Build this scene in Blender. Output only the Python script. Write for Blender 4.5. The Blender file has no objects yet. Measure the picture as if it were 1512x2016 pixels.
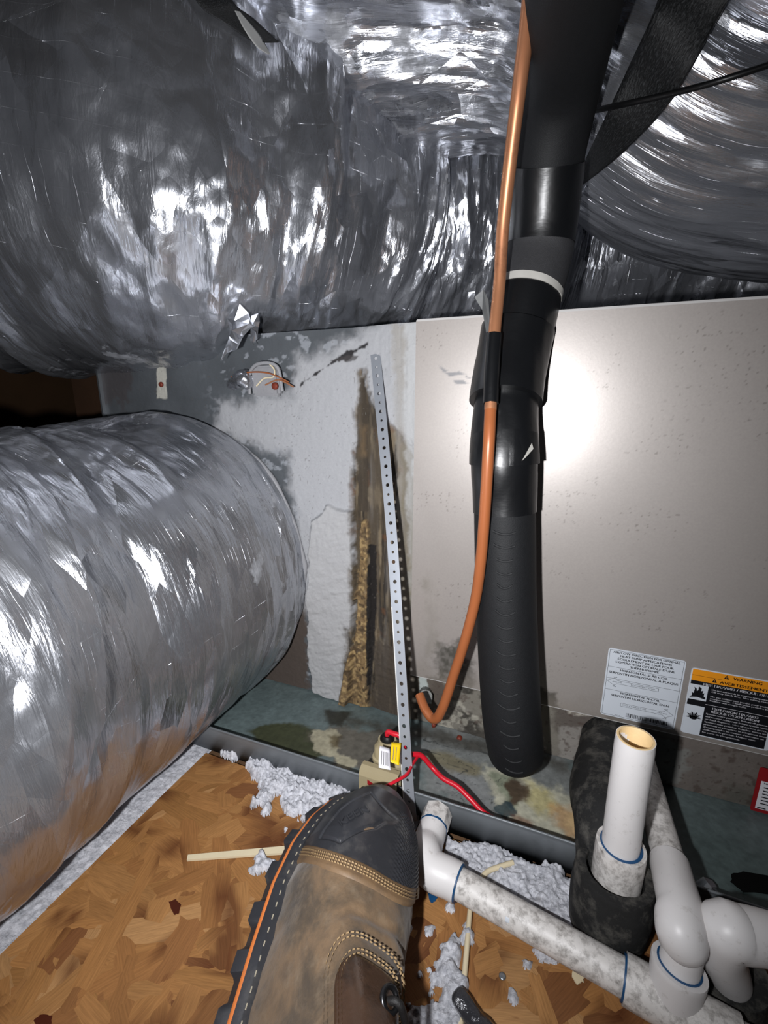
import bpy, bmesh, math, random
import numpy as np
from mathutils import Vector
from mathutils.bvhtree import BVHTree

# ---------------------------------------------------------------- camera, world, lamp, exposure
S = bpy.context.scene
COL = bpy.context.collection
F = 880.0                                             # focal length in pixels of a 1512x2016 picture
CAM = np.array([0.0, -0.48, 0.41])
YAW, PIT = math.radians(21.3), math.radians(13.9)
FW = np.array([-math.sin(YAW)*math.cos(PIT), math.cos(YAW)*math.cos(PIT), -math.sin(PIT)])
RT = np.array([math.cos(YAW), math.sin(YAW), 0.0])
UP = np.cross(RT, FW)
cd = bpy.data.cameras.new('camera'); cam = bpy.data.objects.new('camera', cd); COL.objects.link(cam)
cam.location = CAM; cam.rotation_euler = (math.pi/2-PIT, 0, YAW)
cd.sensor_fit = 'VERTICAL'; cd.sensor_height = 36; cd.lens = 36*F/2016; cd.clip_start = 0.01
S.camera = cam
w = bpy.data.worlds.new('World'); S.world = w; w.use_nodes = True
w.node_tree.nodes['Background'].inputs[0].default_value = (0.55, 0.62, 0.8, 1)
w.node_tree.nodes['Background'].inputs[1].default_value = 0.018
S.view_settings.view_transform = 'Standard'; S.view_settings.look = 'None'
S.view_settings.gamma = 1; S.view_settings.use_curve_mapping = False
S.view_settings.exposure = 0.0
# the phone's flash beside the lens
ld = bpy.data.lights.new('phone_flash', 'SPOT'); ld.energy = 15.5; ld.color = (0.97, 0.975, 1.0)
ld.shadow_soft_size = 0.006; ld.spot_size = math.radians(148); ld.spot_blend = 1.0
fl = bpy.data.objects.new('phone_flash', ld); COL.objects.link(fl)
fl.location = CAM + RT*(-0.052) - UP*0.020 ; fl.rotation_euler = (math.pi/2-PIT+math.radians(3), 0, YAW+math.radians(6))

def P(px, py, ax, v):                                 # the point seen at a pixel on the plane ax = v
    d = FW + RT*(px-756)/F - UP*(py-1008)/F
    i = 'xyz'.index(ax); return CAM + (v-CAM[i])/d[i]*d
def D(px, py, dep):
    return CAM + dep*(FW + RT*(px-756)/F - UP*(py-1008)/F)

# ---------------------------------------------------------------- numpy noise
def _h(ix, iy, iz, s):
    n = (ix.astype(np.int64)*73856093) ^ (iy.astype(np.int64)*19349663) ^ (iz.astype(np.int64)*83492791) ^ (s*2654435761)
    n = (n ^ (n >> 13))*1274126177 & 0xffffffff
    n = (n ^ (n >> 16))*2246822519 & 0xffffffff
    n = n ^ (n >> 13)
    return (n & 0xffffff)/float(0xffffff)
def vn(x, y, z=0.0, s=0):
    x = np.asarray(x, float); y = np.asarray(y, float); z = np.zeros_like(x)+z
    ix, iy, iz = np.floor(x), np.floor(y), np.floor(z)
    fx, fy, fz = x-ix, y-iy, z-iz
    fx = fx*fx*(3-2*fx); fy = fy*fy*(3-2*fy); fz = fz*fz*(3-2*fz)
    r = 0
    for a in (0, 1):
        for b in (0, 1):
            for c in ((0, 1) if np.any(fz) else (0,)):
                r = r+_h(ix+a, iy+b, iz+c, s)*(fx if a else 1-fx)*(fy if b else 1-fy)*(fz if c else 1-fz)
    return r
def fbm(x, y, s=0, o=4):
    r = 0; a = 1; t = 0
    for k in range(o):
        r = r+a*vn(x*2**k+k*7.3, y*2**k-k*3.1, 0, s+k); t += a; a *= 0.5
    return r/t
def tri(x, y, s=0):                                   # crumpled facets: heights on a skewed lattice, linear between
    k = (x+y)*0.3660254; X = x+k; Y = y+k
    ix, iy = np.floor(X), np.floor(Y); fx, fy = X-ix, Y-iy
    z = np.zeros_like(ix)
    a = _h(ix, iy, z, s); b = _h(ix+1, iy+1, z, s)
    up = fx > fy
    c = _h(ix+np.where(up, 1, 0), iy+np.where(up, 0, 1), z, s)
    w1 = np.where(up, fx-fy, fy-fx); w2 = np.where(up, fy, fx)
    return a*(1-w1-w2)+c*w1+b*w2
def sst(a, b, x):
    t = np.clip((x-a)/(b-a), 0, 1); return t*t*(3-2*t)
def sdpoly(px, py, poly):
    poly = np.asarray(poly, float); d = np.full(px.shape, 1e9); ins = np.zeros(px.shape, bool)
    for i in range(len(poly)):
        a = poly[i]; b = poly[(i+1) % len(poly)]
        ex, ey = b-a; wx, wy = px-a[0], py-a[1]
        t = np.clip((wx*ex+wy*ey)/(ex*ex+ey*ey+1e-12), 0, 1)
        d = np.minimum(d, np.hypot(wx-t*ex, wy-t*ey))
        c = ((a[1] > py) != (b[1] > py)) & (px < ex*(py-a[1])/(ey if abs(ey) > 1e-12 else 1e-12)+a[0])
        ins ^= c
    return np.where(ins, -d, d)
def rgb(r, g, b):
    f = lambda c: c/255/12.92 if c/255 <= 0.04045 else ((c/255+0.055)/1.055)**2.4
    return (f(r), f(g), f(b))

# ---------------------------------------------------------------- object helpers
def tag(o, label=None, cat=None, group=None, kind=None):
    if label: o['label'] = label
    if cat: o['category'] = cat
    if group: o['group'] = group
    if kind: o['kind'] = kind
    return o
def empty(name, loc, label=None, cat=None, group=None):
    o = bpy.data.objects.new(name, None); COL.objects.link(o); o.location = Vector([float(c) for c in loc])
    o.empty_display_size = 0.02
    bpy.context.view_layer.update()
    return tag(o, label, cat, group)
def root_of(o):
    t = Vector((0, 0, 0))
    while o: t += o.location; o = o.parent
    return t
def link(name, me, mat, parent=None, smooth=False):
    if mat and not me.materials: me.materials.append(mat)
    o = bpy.data.objects.new(name, me); COL.objects.link(o)
    if parent:
        o.parent = parent; o.location = -root_of(parent)
    if smooth: me.polygons.foreach_set('use_smooth', [True]*len(me.polygons))
    return o
def mesh_np(name, V, Q, uv=None, col=None, mask=None, smooth=True):
    V = np.asarray(V, np.float32).reshape(-1, 3); Q = np.asarray(Q, np.int32); n = Q.shape[1]
    me = bpy.data.meshes.new(name)
    me.vertices.add(len(V)); me.vertices.foreach_set('co', V.ravel())
    me.loops.add(Q.size); me.loops.foreach_set('vertex_index', Q.ravel())
    me.polygons.add(len(Q)); me.polygons.foreach_set('loop_start', np.arange(0, Q.size, n, dtype=np.int32))
    me.polygons.foreach_set('loop_total', np.full(len(Q), n, np.int32))
    me.polygons.foreach_set('use_smooth', np.full(len(Q), smooth))
    if uv is not None:
        l = me.uv_layers.new(name='UVMap'); l.data.foreach_set('uv', np.asarray(uv, np.float32).reshape(-1, 2)[Q.ravel()].ravel())
    if col is not None:
        c = np.ones((len(V), 4), np.float32); c[:, :3] = np.asarray(col).reshape(-1, 3)
        a = me.color_attributes.new('Col', 'FLOAT_COLOR', 'POINT'); a.data.foreach_set('color', c.ravel())
    if mask is not None:
        a = me.attributes.new('mask', 'FLOAT', 'POINT'); a.data.foreach_set('value', np.asarray(mask, np.float32).ravel())
    me.update(calc_edges=True); return me
def grid_quads(nu, nv, closed=False):
    i = np.arange(nu-1)[:, None]; j = np.arange(nv if closed else nv-1)[None, :]; j2 = (j+1) % nv
    return np.stack([i*nv+j, i*nv+j2, (i+1)*nv+j2, (i+1)*nv+j], -1).reshape(-1, 4)
def spline(pts, n):
    p = np.asarray(pts, float); p = np.vstack([2*p[0]-p[1], p, 2*p[-1]-p[-2]]); out = []
    for i in range(1, len(p)-2):
        t = np.linspace(0, 1, 24, endpoint=False)[:, None]
        a, b, c, d = p[i-1], p[i], p[i+1], p[i+2]
        out.append(0.5*(2*b+(c-a)*t+(2*a-5*b+4*c-d)*t**2+(3*b-a-3*c+d)*t**3))
    q = np.vstack(out+[p[-2:-1]])
    s = np.concatenate([[0], np.cumsum(np.linalg.norm(np.diff(q[:, :3], axis=0), axis=1))])
    t = np.linspace(0, s[-1], n)
    return np.stack([np.interp(t, s, q[:, k]) for k in range(q.shape[1])], 1), t
def frames(c, upv=(0, 0, 1)):
    T = np.gradient(c, axis=0); T /= np.linalg.norm(T, axis=1)[:, None]
    N = np.zeros_like(T); n = np.cross(np.cross(T[0], upv), T[0])
    if np.linalg.norm(n) < 1e-6: n = np.cross(T[0], (1, 0, 0))
    for i in range(len(c)):
        n = n-T[i]*np.dot(n, T[i]); n /= np.linalg.norm(n); N[i] = n
    return T, N, np.cross(T, N)
def tube(name, pts, r, mat, parent=None, nu=None, nv=24, disp=None, mask=None, up=(0, 0, 1), caps='flat', hollow=None, smooth=True):
    """pts (x,y,z[,radius]); a closed tube with end caps; hollow = inner radius ratio leaves the start open as a bore"""
    pts = [tuple(p) if len(p) == 4 else tuple(p)+(r,) for p in pts]
    if nu is None: nu = max(8, 10*len(pts))
    c, t = spline(pts, nu); rad = c[:, 3]; c = c[:, :3]
    T, N, B = frames(c, up)
    th = np.linspace(0, 2*np.pi, nv, endpoint=False)
    if caps == 'round':
        k = 6; a = np.linspace(0, np.pi/2, k, endpoint=False)
        c = np.vstack([c[0]-T[0]*rad[0]*0.6*math.cos(x) for x in a] + [c] + [c[-1]+T[-1]*rad[-1]*0.6*math.cos(x) for x in a[::-1]])
        rad = np.concatenate([rad[0]*np.sin(a)+1e-5, rad, rad[-1]*np.sin(a[::-1])+1e-5])
        t = np.concatenate([np.full(k, t[0]), t, np.full(k, t[-1])])
        N = np.vstack([[N[0]]*k, N, [N[-1]]*k]); B = np.vstack([[B[0]]*k, B, [B[-1]]*k])
    elif hollow:
        d = 0.05 if hollow is True else hollow[1]; ri = hollow[0]
        c = np.vstack([c[0]+T[0]*d, c[0]+T[0]*d, c[0]+T[0]*0.0005, c[0], c[0], c[1:], c[-1]])
        rad = np.concatenate([[1e-5, ri*rad[0], ri*rad[0], ri*rad[0]+0.0004, rad[0]-0.0004], rad[1:], [1e-5]])
        t = np.concatenate([[0]*5, t[1:], [t[-1]]])
        N = np.vstack([[N[0]]*5, N[1:], [N[-1]]]); B = np.vstack([[B[0]]*5, B[1:], [B[-1]]])
    else:
        c = np.vstack([c[:1], c, c[-1:]]); rad = np.concatenate([[1e-5], rad, [1e-5]])
        t = np.concatenate([t[:1], t, t[-1:]]); N = np.vstack([N[:1], N, N[-1:]]); B = np.vstack([B[:1], B, B[-1:]])
    U, TH = np.meshgrid(t, th, indexing='ij'); R = np.repeat(rad[:, None], nv, 1)
    if disp is not None:
        R = R+disp(U, TH)*(R > 1e-3)
    V = c[:, None, :]+R[..., None]*(np.cos(TH)[..., None]*N[:, None, :]+np.sin(TH)[..., None]*B[:, None, :])
    me = mesh_np(name, V, grid_quads(len(c), nv, True), uv=np.stack([U, TH*max(rad)], -1), mask=(mask(U, TH) if mask else None), smooth=smooth)
    if smooth:
        try: me.set_sharp_from_angle(angle=math.radians(50))
        except Exception: pass
    return link(name, me, mat, parent)
def bm_obj(name, bm, mat, parent=None, smooth=False):
    bmesh.ops.recalc_face_normals(bm, faces=bm.faces)
    me = bpy.data.meshes.new(name); bm.to_mesh(me); bm.free(); return link(name, me, mat, parent, smooth)
def add_box(bm, c, s, rot=None, bev=0.0):
    r = bmesh.ops.create_cube(bm, size=1); vs = r['verts']
    for v in vs:
        p = Vector((v.co.x*s[0], v.co.y*s[1], v.co.z*s[2]))
        if rot is not None: p = rot @ p
        v.co = p+Vector([float(k) for k in c])
    if bev:
        es = list({e for v in vs for e in v.link_edges})
        bmesh.ops.bevel(bm, geom=es, offset=bev, segments=2, affect='EDGES')
def box(name, c, s, mat, parent=None, bev=0.0, rot=None):
    bm = bmesh.new(); add_box(bm, c, s, rot, bev); return bm_obj(name, bm, mat, parent)
def plate(name, poly, thick, to3, mat, parent=None, smooth=False):
    """a polygon (2D) given thickness; to3(a, b, h) places it"""
    n = len(poly); V = [to3(a, b, 0.0) for a, b in poly]+[to3(a, b, thick) for a, b in poly]
    Fc = [list(range(n))[::-1], [n+i for i in range(n)]]+[[i, (i+1) % n, n+(i+1) % n, n+i] for i in range(n)]
    me = bpy.data.meshes.new(name); me.from_pydata([tuple(float(k) for k in v) for v in V], [], Fc); me.update()
    bm = bmesh.new(); bm.from_mesh(me); bmesh.ops.triangulate(bm, faces=[f for f in bm.faces if len(f.verts) > 4])
    bmesh.ops.recalc_face_normals(bm, faces=bm.faces); bm.to_mesh(me); bm.free()
    return link(name, me, mat, parent, smooth)
def disc(name, c, n, r, h, mat, parent=None, seg=16, top=0.7):
    """a shallow domed disc, e.g. a screw head, with its slot side along n"""
    n = Vector([float(k) for k in n]).normalized(); c = Vector([float(k) for k in c])
    a = n.orthogonal().normalized(); b = n.cross(a)
    V = []; Q = []
    for (rr, hh) in ((r, 0), (r, h*0.5), (r*top, h), (1e-4, h*0.9)):
        for k in range(seg):
            t = 2*math.pi*k/seg; V.append(c+a*(rr*math.cos(t))+b*(rr*math.sin(t))+n*hh)
    for i in range(3):
        for k in range(seg): Q.append([i*seg+k, i*seg+(k+1) % seg, (i+1)*seg+(k+1) % seg, (i+1)*seg+k])
    return link(name, mesh_np(name, np.array([tuple(v) for v in V]), Q), mat, parent)

# ---------------------------------------------------------------- materials
class NT:
    def __init__(s, name):
        s.m = bpy.data.materials.new(name); s.m.use_nodes = True; s.t = s.m.node_tree; s.b = s.t.nodes['Principled BSDF']
    def n(s, ty, **k):
        d = s.t.nodes.new(ty)
        for a, v in k.items():
            if a.startswith('i_'):
                q = a[2:]; q = int(q) if q.isdigit() else q.replace('_', ' ')
                if hasattr(v, 'is_linked') or isinstance(v, bpy.types.NodeSocket): s.t.links.new(v, d.inputs[q])
                else: d.inputs[q].default_value = v
            else: setattr(d, a, v)
        return d
    def math(s, op, a, b=0.0, c=None):
        d = s.t.nodes.new('ShaderNodeMath'); d.operation = op
        for i, v in enumerate([a, b]+([c] if c is not None else [])):
            if isinstance(v, bpy.types.NodeSocket): s.t.links.new(v, d.inputs[i])
            else: d.inputs[i].default_value = v
        return d.outputs[0]
    def mix(s, f, a, b):
        d = s.t.nodes.new('ShaderNodeMix'); d.data_type = 'RGBA'
        for i, v in ((0, f), (6, a), (7, b)):
            if isinstance(v, bpy.types.NodeSocket): s.t.links.new(v, d.inputs[i])
            else: d.inputs[i].default_value = (tuple(v)+(1,))[:4] if i else v
        return d.outputs[2]
    def ramp(s, f, pts):
        d = s.t.nodes.new('ShaderNodeValToRGB'); s.t.links.new(f, d.inputs[0]); r = d.color_ramp
        while len(r.elements) < len(pts): r.elements.new(0.5)
        for e, (p, c) in zip(r.elements, pts): e.position = p; e.color = (tuple(c)+(1,))[:4] if not isinstance(c, float) else (c, c, c, 1)
        return d.outputs[0]
    def noise(s, scale, vec=None, det=4.0, rough=0.55, dist=0.0, sx=None):
        if sx: vec = s.n('ShaderNodeMapping', i_Vector=vec, i_Scale=sx).outputs[0]
        k = dict(i_Scale=scale, i_Detail=det, i_Roughness=rough, i_Distortion=dist)
        if vec is not None: k['i_Vector'] = vec
        return s.n('ShaderNodeTexNoise', **k).outputs[0]
    def set(s, key, v):
        if isinstance(v, bpy.types.NodeSocket): s.t.links.new(v, s.b.inputs[key])
        else: s.b.inputs[key].default_value = (tuple(v)+(1,))[:4] if isinstance(v, tuple) else v
    def bump(s, h, strength=0.5, dist=0.001, normal=None):
        k = dict(i_Strength=strength, i_Distance=dist, i_Height=h)
        if normal is not None: k['i_Normal'] = normal
        o = s.n('ShaderNodeBump', **k).outputs[0]; s.t.links.new(o, s.b.inputs['Normal']); return o
    def obj(s): return s.n('ShaderNodeTexCoord').outputs['Object']
    def uv(s): return s.n('ShaderNodeTexCoord').outputs['UV']

def simple(name, col, rough=0.5, metal=0.0, var=0.15, scale=60, bump=0.2, bdist=0.0005, spec=None, dirt=None, dscale=25, dlo=0.5, dhi=0.7, coat=0.0):
    m = NT(name); o = m.obj(); n = m.noise(scale, o, 5)
    c = m.mix(n, tuple(k*(1-var) for k in col), tuple(min(1, k*(1+var)) for k in col))
    if dirt:
        d = m.noise(dscale, o, 8, 0.7)
        c = m.mix(m.ramp(d, [(dlo, 0.0), (dhi, 1.0)]), c, dirt)
    m.set('Base Color', c); m.set('Roughness', rough); m.set('Metallic', metal)
    if spec is not None: m.set('Specular IOR Level', spec)
    if coat: m.set('Coat Weight', coat); m.set('Coat Roughness', 0.15)
    if bump: m.bump(m.noise(scale*4, o, 4), bump, bdist)
    return m.m

def foil_mat(name, dark=1.0, rib='v', brown=0.0):
    m = NT(name); u = m.uv(); o = m.obj()
    mk = m.n('ShaderNodeAttribute', attribute_name='mask').outputs['Fac']
    sp = m.n('ShaderNodeSeparateXYZ', i_Vector=u)
    U, V = sp.outputs[0], sp.outputs[1]
    big = m.noise(9, o, 3)
    foil = m.mix(big, tuple(dark*c for c in (0.62, 0.64, 0.69)), tuple(dark*c for c in (0.84, 0.86, 0.92)))
    patch = m.noise(26, o, 6, 0.65)
    smear = m.mix(m.noise(160, o, 4), rgb(120, 122, 126), rgb(188, 190, 196))
    f = m.math('ADD', mk, m.math('MULTIPLY', m.math('SUBTRACT', patch, 0.5), 1.1))
    f = m.ramp(f, [(0.52, 0.0), (0.62, 1.0)])
    m.set('Base Color', m.mix(f, foil, smear))
    m.set('Metallic', m.math('SUBTRACT', 0.90, m.math('MULTIPLY', f, 0.55)))
    r1 = m.math('MULTIPLY_ADD', m.noise(14, o, 5), 0.40, 0.05)
    m.set('Roughness', m.math('MULTIPLY_ADD', f, 0.28, r1))
    # fine relief: scrim threads both ways, crumple, small creases
    sx = (1, 0.12, 1) if rib == 'v' else (0.12, 1, 1)
    fold = m.noise(300, u, 5, 0.6, 0.8, sx=sx)
    rid = m.math('ABSOLUTE', m.math('SUBTRACT', m.noise(110, u, 5, 0.62, 0.6, sx=sx), 0.5))
    wob = m.math('MULTIPLY', m.noise(18, o, 2), 0.006)
    def thread(c, sp_, wd):
        a = m.math('PINGPONG', m.math('ADD', c, wob), sp_)
        return m.math('LESS_THAN', a, wd)
    ua, va = (U, V) if rib == 'v' else (V, U)
    th = m.math('ADD', m.math('MULTIPLY', thread(ua, 0.0031, 0.0006), 0.5), m.math('MULTIPLY', thread(va, 0.014, 0.0005), 0.8))
    vor = m.n('ShaderNodeTexVoronoi', i_Vector=m.n('ShaderNodeMapping', i_Vector=u, i_Scale=(1, 0.35, 1) if rib == 'v' else (0.35, 1, 1)).outputs[0], i_Scale=95.0, feature='DISTANCE_TO_EDGE').outputs['Distance']
    h = m.math('ADD', m.math('MULTIPLY', fold, 0.45), m.math('MULTIPLY', rid, -1.6))
    h = m.math('ADD', h, m.math('MULTIPLY', th, 0.22))
    h = m.math('ADD', h, m.math('MULTIPLY', m.math('MINIMUM', vor, 0.25), 1.2))
    nrm = m.bump(h, 0.5, 0.0016)
    cr_ = m.ramp(m.noise(6.5, o, 2), [(0.36, 0.25), (0.58, 1.0)])
    for (sc_, am, ax_) in ((24.0, 0.42, 0.22), (75.0, 0.34, 0.30)):   # crisp crumple facets
        mp = m.n('ShaderNodeMapping', i_Vector=m.n('ShaderNodeVectorMath', operation='ADD', i_0=u, i_1=m.n('ShaderNodeVectorMath', operation='SCALE', i_0=m.n('ShaderNodeTexNoise', i_Vector=o, i_Scale=8.0, i_Detail=2.0).outputs[1], i_Scale=0.03).outputs[0]).outputs[0], i_Scale=(1, ax_, 1) if rib == 'v' else (ax_, 1, 1)).outputs[0]
        vo = m.n('ShaderNodeTexVoronoi', i_Vector=mp, i_Scale=sc_, voronoi_dimensions='2D')
        dl = m.n('ShaderNodeVectorMath', operation='SUBTRACT', i_0=mp, i_1=vo.outputs['Position']).outputs[0]
        rv = m.n('ShaderNodeVectorMath', operation='SUBTRACT', i_0=vo.outputs['Color'], i_1=(0.5, 0.5, 0.5)).outputs[0]
        rv = m.n('ShaderNodeVectorMath', operation='MULTIPLY', i_0=rv, i_1=(1, 1, 0)).outputs[0]
        hh = m.math('MULTIPLY', m.n('ShaderNodeVectorMath', operation='DOT_PRODUCT', i_0=dl, i_1=rv).outputs['Value'], m.math('MULTIPLY', cr_, am*1.6))
        nrm = m.bump(hh, 1.0, 1.0, nrm)
    return m.m

def painted(name, rough=0.5, metal=0.0, bs=200, bstr=0.3, bd=0.0006, coat=0.0, spec=0.5, rnoise=0.15):
    m = NT(name); o = m.obj()
    a = m.n('ShaderNodeAttribute', attribute_name='Col').outputs['Color']
    k = m.n('ShaderNodeAttribute', attribute_name='mask').outputs['Fac']
    n = m.noise(500, o, 3); hs = m.mix(m.math('MULTIPLY', n, 0.35), a, m.mix(0.5, a, (0.02, 0.02, 0.02)))
    m.set('Base Color', hs)
    m.set('Roughness', m.math('ADD', m.math('MULTIPLY_ADD', k, 0.5, rough), m.math('MULTIPLY', m.math('SUBTRACT', m.noise(40, o, 4), 0.5), rnoise)))
    if metal: m.set('Metallic', m.math('MULTIPLY', m.math('SUBTRACT', 1.0, k), metal))
    m.set('Specular IOR Level', spec)
    m.bump(m.noise(bs, o, 5), bstr, bd)
    return m.m

M = {}
M['foil_a'] = foil_mat('foil_silver', 0.82, 'v')
M['foil_b'] = foil_mat('foil_upper', 0.9, 'u')
M['foil_e'] = foil_mat('foil_branch', 0.68, 'v')
M['panel'] = painted('painted_steel_panel', 0.40, 0.30, 300, 0.08, 0.0003, spec=0.6, rnoise=0.05)
M['panel'].node_tree.nodes['Principled BSDF'].inputs['Coat Weight'].default_value = 0.35
M['panel'].node_tree.nodes['Principled BSDF'].inputs['Coat Roughness'].default_value = 0.13
M['plenum'] = painted('mastic_and_sheet', 0.45, 0, 150, 0.5, 0.0012, spec=0.4)
M['base'] = painted('stained_base', 0.5, 0, 200, 0.5, 0.001)
M['pan'] = painted('pan_sheet', 0.38, 0.12, 200, 0.5, 0.0008)
M['flake'] = painted('wood_flake', 0.6, 0, 400, 0.25, 0.0004, spec=0.25)
M['galv'] = simple('galvanised_steel', rgb(150, 155, 160), 0.34, 0.85, 0.18, 30, 0.15, 0.0004)
M['lip'] = simple('pan_lip_steel', rgb(118, 123, 127), 0.42, 0.25, 0.12, 12, 0.1, 0.0003, dirt=rgb(80, 84, 86), dscale=14, dlo=0.55, dhi=0.8)
M['strap'] = simple('strap_steel', rgb(172, 177, 185), 0.36, 0.55, 0.10, 40, 0.1, 0.0003)
M['pvc'] = simple('white_pvc', rgb(216, 213, 212), 0.40, 0, 0.03, 40, 0.05, 0.0003, dirt=rgb(150, 142, 132), dscale=140, dlo=0.58, dhi=0.85)
M['pvc_dirty'] = simple('grimy_pvc', rgb(214, 210, 206), 0.45, 0, 0.10, 60, 0.2, 0.0003, dirt=rgb(92, 85, 78), dscale=170, dlo=0.45, dhi=0.75)
M['pvc_yellow'] = simple('yellowed_pvc', rgb(226, 196, 146), 0.6, 0, 0.10, 200, 0.3, 0.0004)
M['primer'] = simple('blue_primer', rgb(20, 70, 112), 0.4, 0, 0.3, 200, 0.1)
M['foam'] = simple('black_foam', rgb(23, 24, 26), 0.62, 0, 0.25, 300, 0.4, 0.0005, spec=0.3)
M['foam_dusty'] = simple('dusty_foam', rgb(36, 36, 36), 0.75, 0, 0.25, 200, 0.5, 0.0006, spec=0.2, dirt=rgb(105, 102, 96), dscale=55, dlo=0.48, dhi=0.8)
M['webbing'] = None
M['copper'] = simple('copper', rgb(200, 138, 100), 0.42, 0.6, 0.12, 30, 0.1, 0.0003, dirt=rgb(110, 60, 46), dscale=18, dlo=0.55, dhi=0.75)
M['orange'] = simple('orange_sleeve', rgb(158, 92, 54), 0.36, 0.15, 0.08, 50, 0.05, 0.0002, dirt=rgb(140, 80, 50), dscale=30, dlo=0.6, dhi=0.85)
M['red'] = simple('red_plastic', rgb(200, 26, 44), 0.35, 0, 0.08, 80, 0.05)
M['beige'] = simple('beige_plastic', rgb(158, 146, 116), 0.4, 0, 0.06, 60, 0.05)
M['black'] = simple('black_plastic', rgb(14, 14, 15), 0.4, 0, 0.2, 60, 0.1)
M['white'] = simple('white_print', rgb(206, 212, 220), 0.4, 0, 0.03, 60, 0.03)
M['whitep'] = simple('white_paper', rgb(232, 230, 236), 0.6, 0, 0.02, 60, 0.05)
M['yellow'] = simple('yellow_paper', rgb(240, 200, 10), 0.5, 0, 0.03, 60, 0.05)
M['amber'] = simple('orange_print', rgb(235, 150, 30), 0.4, 0, 0.03, 60, 0.03)
M['ink'] = simple('black_ink', rgb(16, 17, 22), 0.45, 0, 0.1, 60, 0)
M['redprint'] = simple('dark_red_print', rgb(150, 24, 30), 0.45, 0, 0.1, 60, 0)
M['cream'] = simple('cream_plastic', rgb(214, 200, 168), 0.5, 0, 0.06, 60, 0.1)
M['wood_dark'] = simple('dark_wood', rgb(70, 46, 28), 0.8, 0, 0.3, 20, 0.5, 0.001)
M['roof'] = simple('roof_decking', rgb(96, 70, 46), 0.85, 0, 0.35, 6, 0.5, 0.002)
M['mineral'] = simple('mineral_crust', rgb(190, 190, 180), 0.7, 0, 0.2, 300, 0.6, 0.001)
M['rubber'] = simple('boot_rubber', rgb(44, 45, 49), 0.40, 0, 0.2, 60, 0.3, 0.0003, dirt=rgb(86, 84, 82), dscale=40, dlo=0.52, dhi=0.85)
M['midsole'] = simple('orange_midsole', rgb(206, 116, 56), 0.5, 0, 0.12, 60, 0.2, dirt=rgb(110, 84, 66), dscale=60, dlo=0.55, dhi=0.85)
M['thread'] = simple('tan_thread', rgb(156, 130, 94), 0.6, 0, 0.1, 60, 0.1)
M['thread_w'] = simple('pale_thread', rgb(150, 142, 124), 0.7, 0, 0.3, 300, 0.1)
M['lace'] = simple('black_lace', rgb(20, 18, 18), 0.6, 0, 0.3, 400, 0.5)
M['eyelet'] = simple('gunmetal', rgb(70, 70, 72), 0.3, 0.9, 0.1, 60, 0.05)
M['rust'] = simple('rusty_metal', rgb(120, 50, 34), 0.6, 0.3, 0.3, 200, 0.4)
M['blackspray'] = simple('black_smudge', rgb(12, 12, 12), 0.9, 0, 0.2, 300, 0.5, spec=0.1)
def m_webbing():
    m = NT('black_webbing'); u = m.uv(); o = m.obj()
    n = m.noise(700, u, 3, 0.6, 0, sx=(0.25, 1, 1))
    m.set('Base Color', m.mix(m.ramp(n, [(0.5, 0.0), (0.75, 1.0)]), rgb(16, 17, 18), rgb(64, 66, 68))); m.set('Roughness', 0.55)
    m.bump(n, 0.9, 0.001); return m.m
M['webbing'] = m_webbing()
def m_tape():
    m = NT('glossy_black_tape'); u = m.uv(); o = m.obj()
    wv = m.noise(420, u, 3, 0.5, 0, sx=(1, 0.4, 1))
    m.set('Base Color', rgb(15, 16, 18)); m.set('Roughness', 0.34); m.set('Specular IOR Level', 0.6)
    m.bump(m.math('ADD', m.math('MULTIPLY', wv, 0.15), m.noise(40, o, 3)), 0.35, 0.0012); return m.m
M['tape'] = m_tape()
def m_leather():
    m = NT('brown_nubuck'); o = m.obj()
    a = m.noise(22, o, 6, 0.65, 0.5); b = m.noise(70, o, 6, 0.7); c = m.noise(500, o, 3)
    col = m.ramp(a, [(0.28, rgb(54, 46, 38)), (0.45, rgb(82, 68, 52)), (0.58, rgb(112, 90, 66)), (0.75, rgb(70, 58, 46))])
    col = m.mix(m.ramp(b, [(0.5, 0.0), (0.75, 0.7)]), col, rgb(126, 110, 90))
    m.set('Base Color', col); m.set('Roughness', 0.68); m.set('Sheen Weight', 0.15)
    m.bump(m.math('ADD', m.math('MULTIPLY', c, 0.3), b), 0.45, 0.0012); return m.m
M['leather'] = m_leather()
M['leather_trim'] = simple('tan_trim_leather', rgb(118, 94, 68), 0.6, 0, 0.15, 80, 0.4, 0.0006, dirt=rgb(96, 78, 60), dscale=50)
M['leather_dark'] = simple('smooth_dark_leather', rgb(66, 48, 36), 0.28, 0, 0.25, 60, 0.35, 0.0008, dirt=rgb(40, 30, 24), dscale=40)
def m_tuft():
    m = NT('loose_white_insulation'); o = m.obj()
    n = m.noise(220, o, 5, 0.7); d = m.noise(60, o, 5, 0.7)
    c = m.mix(m.ramp(n, [(0.3, 0.0), (0.6, 1.0)]), rgb(170, 172, 180), rgb(242, 243, 250))
    m.set('Base Color', m.mix(m.ramp(d, [(0.6, 0.0), (0.8, 0.5)]), c, rgb(150, 140, 130)))
    m.set('Roughness', 0.95); m.set('Specular IOR Level', 0.1)
    m.bump(m.noise(520, o, 6, 0.75), 1.0, 0.002); return m.m
M['tuft'] = m_tuft()

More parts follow.
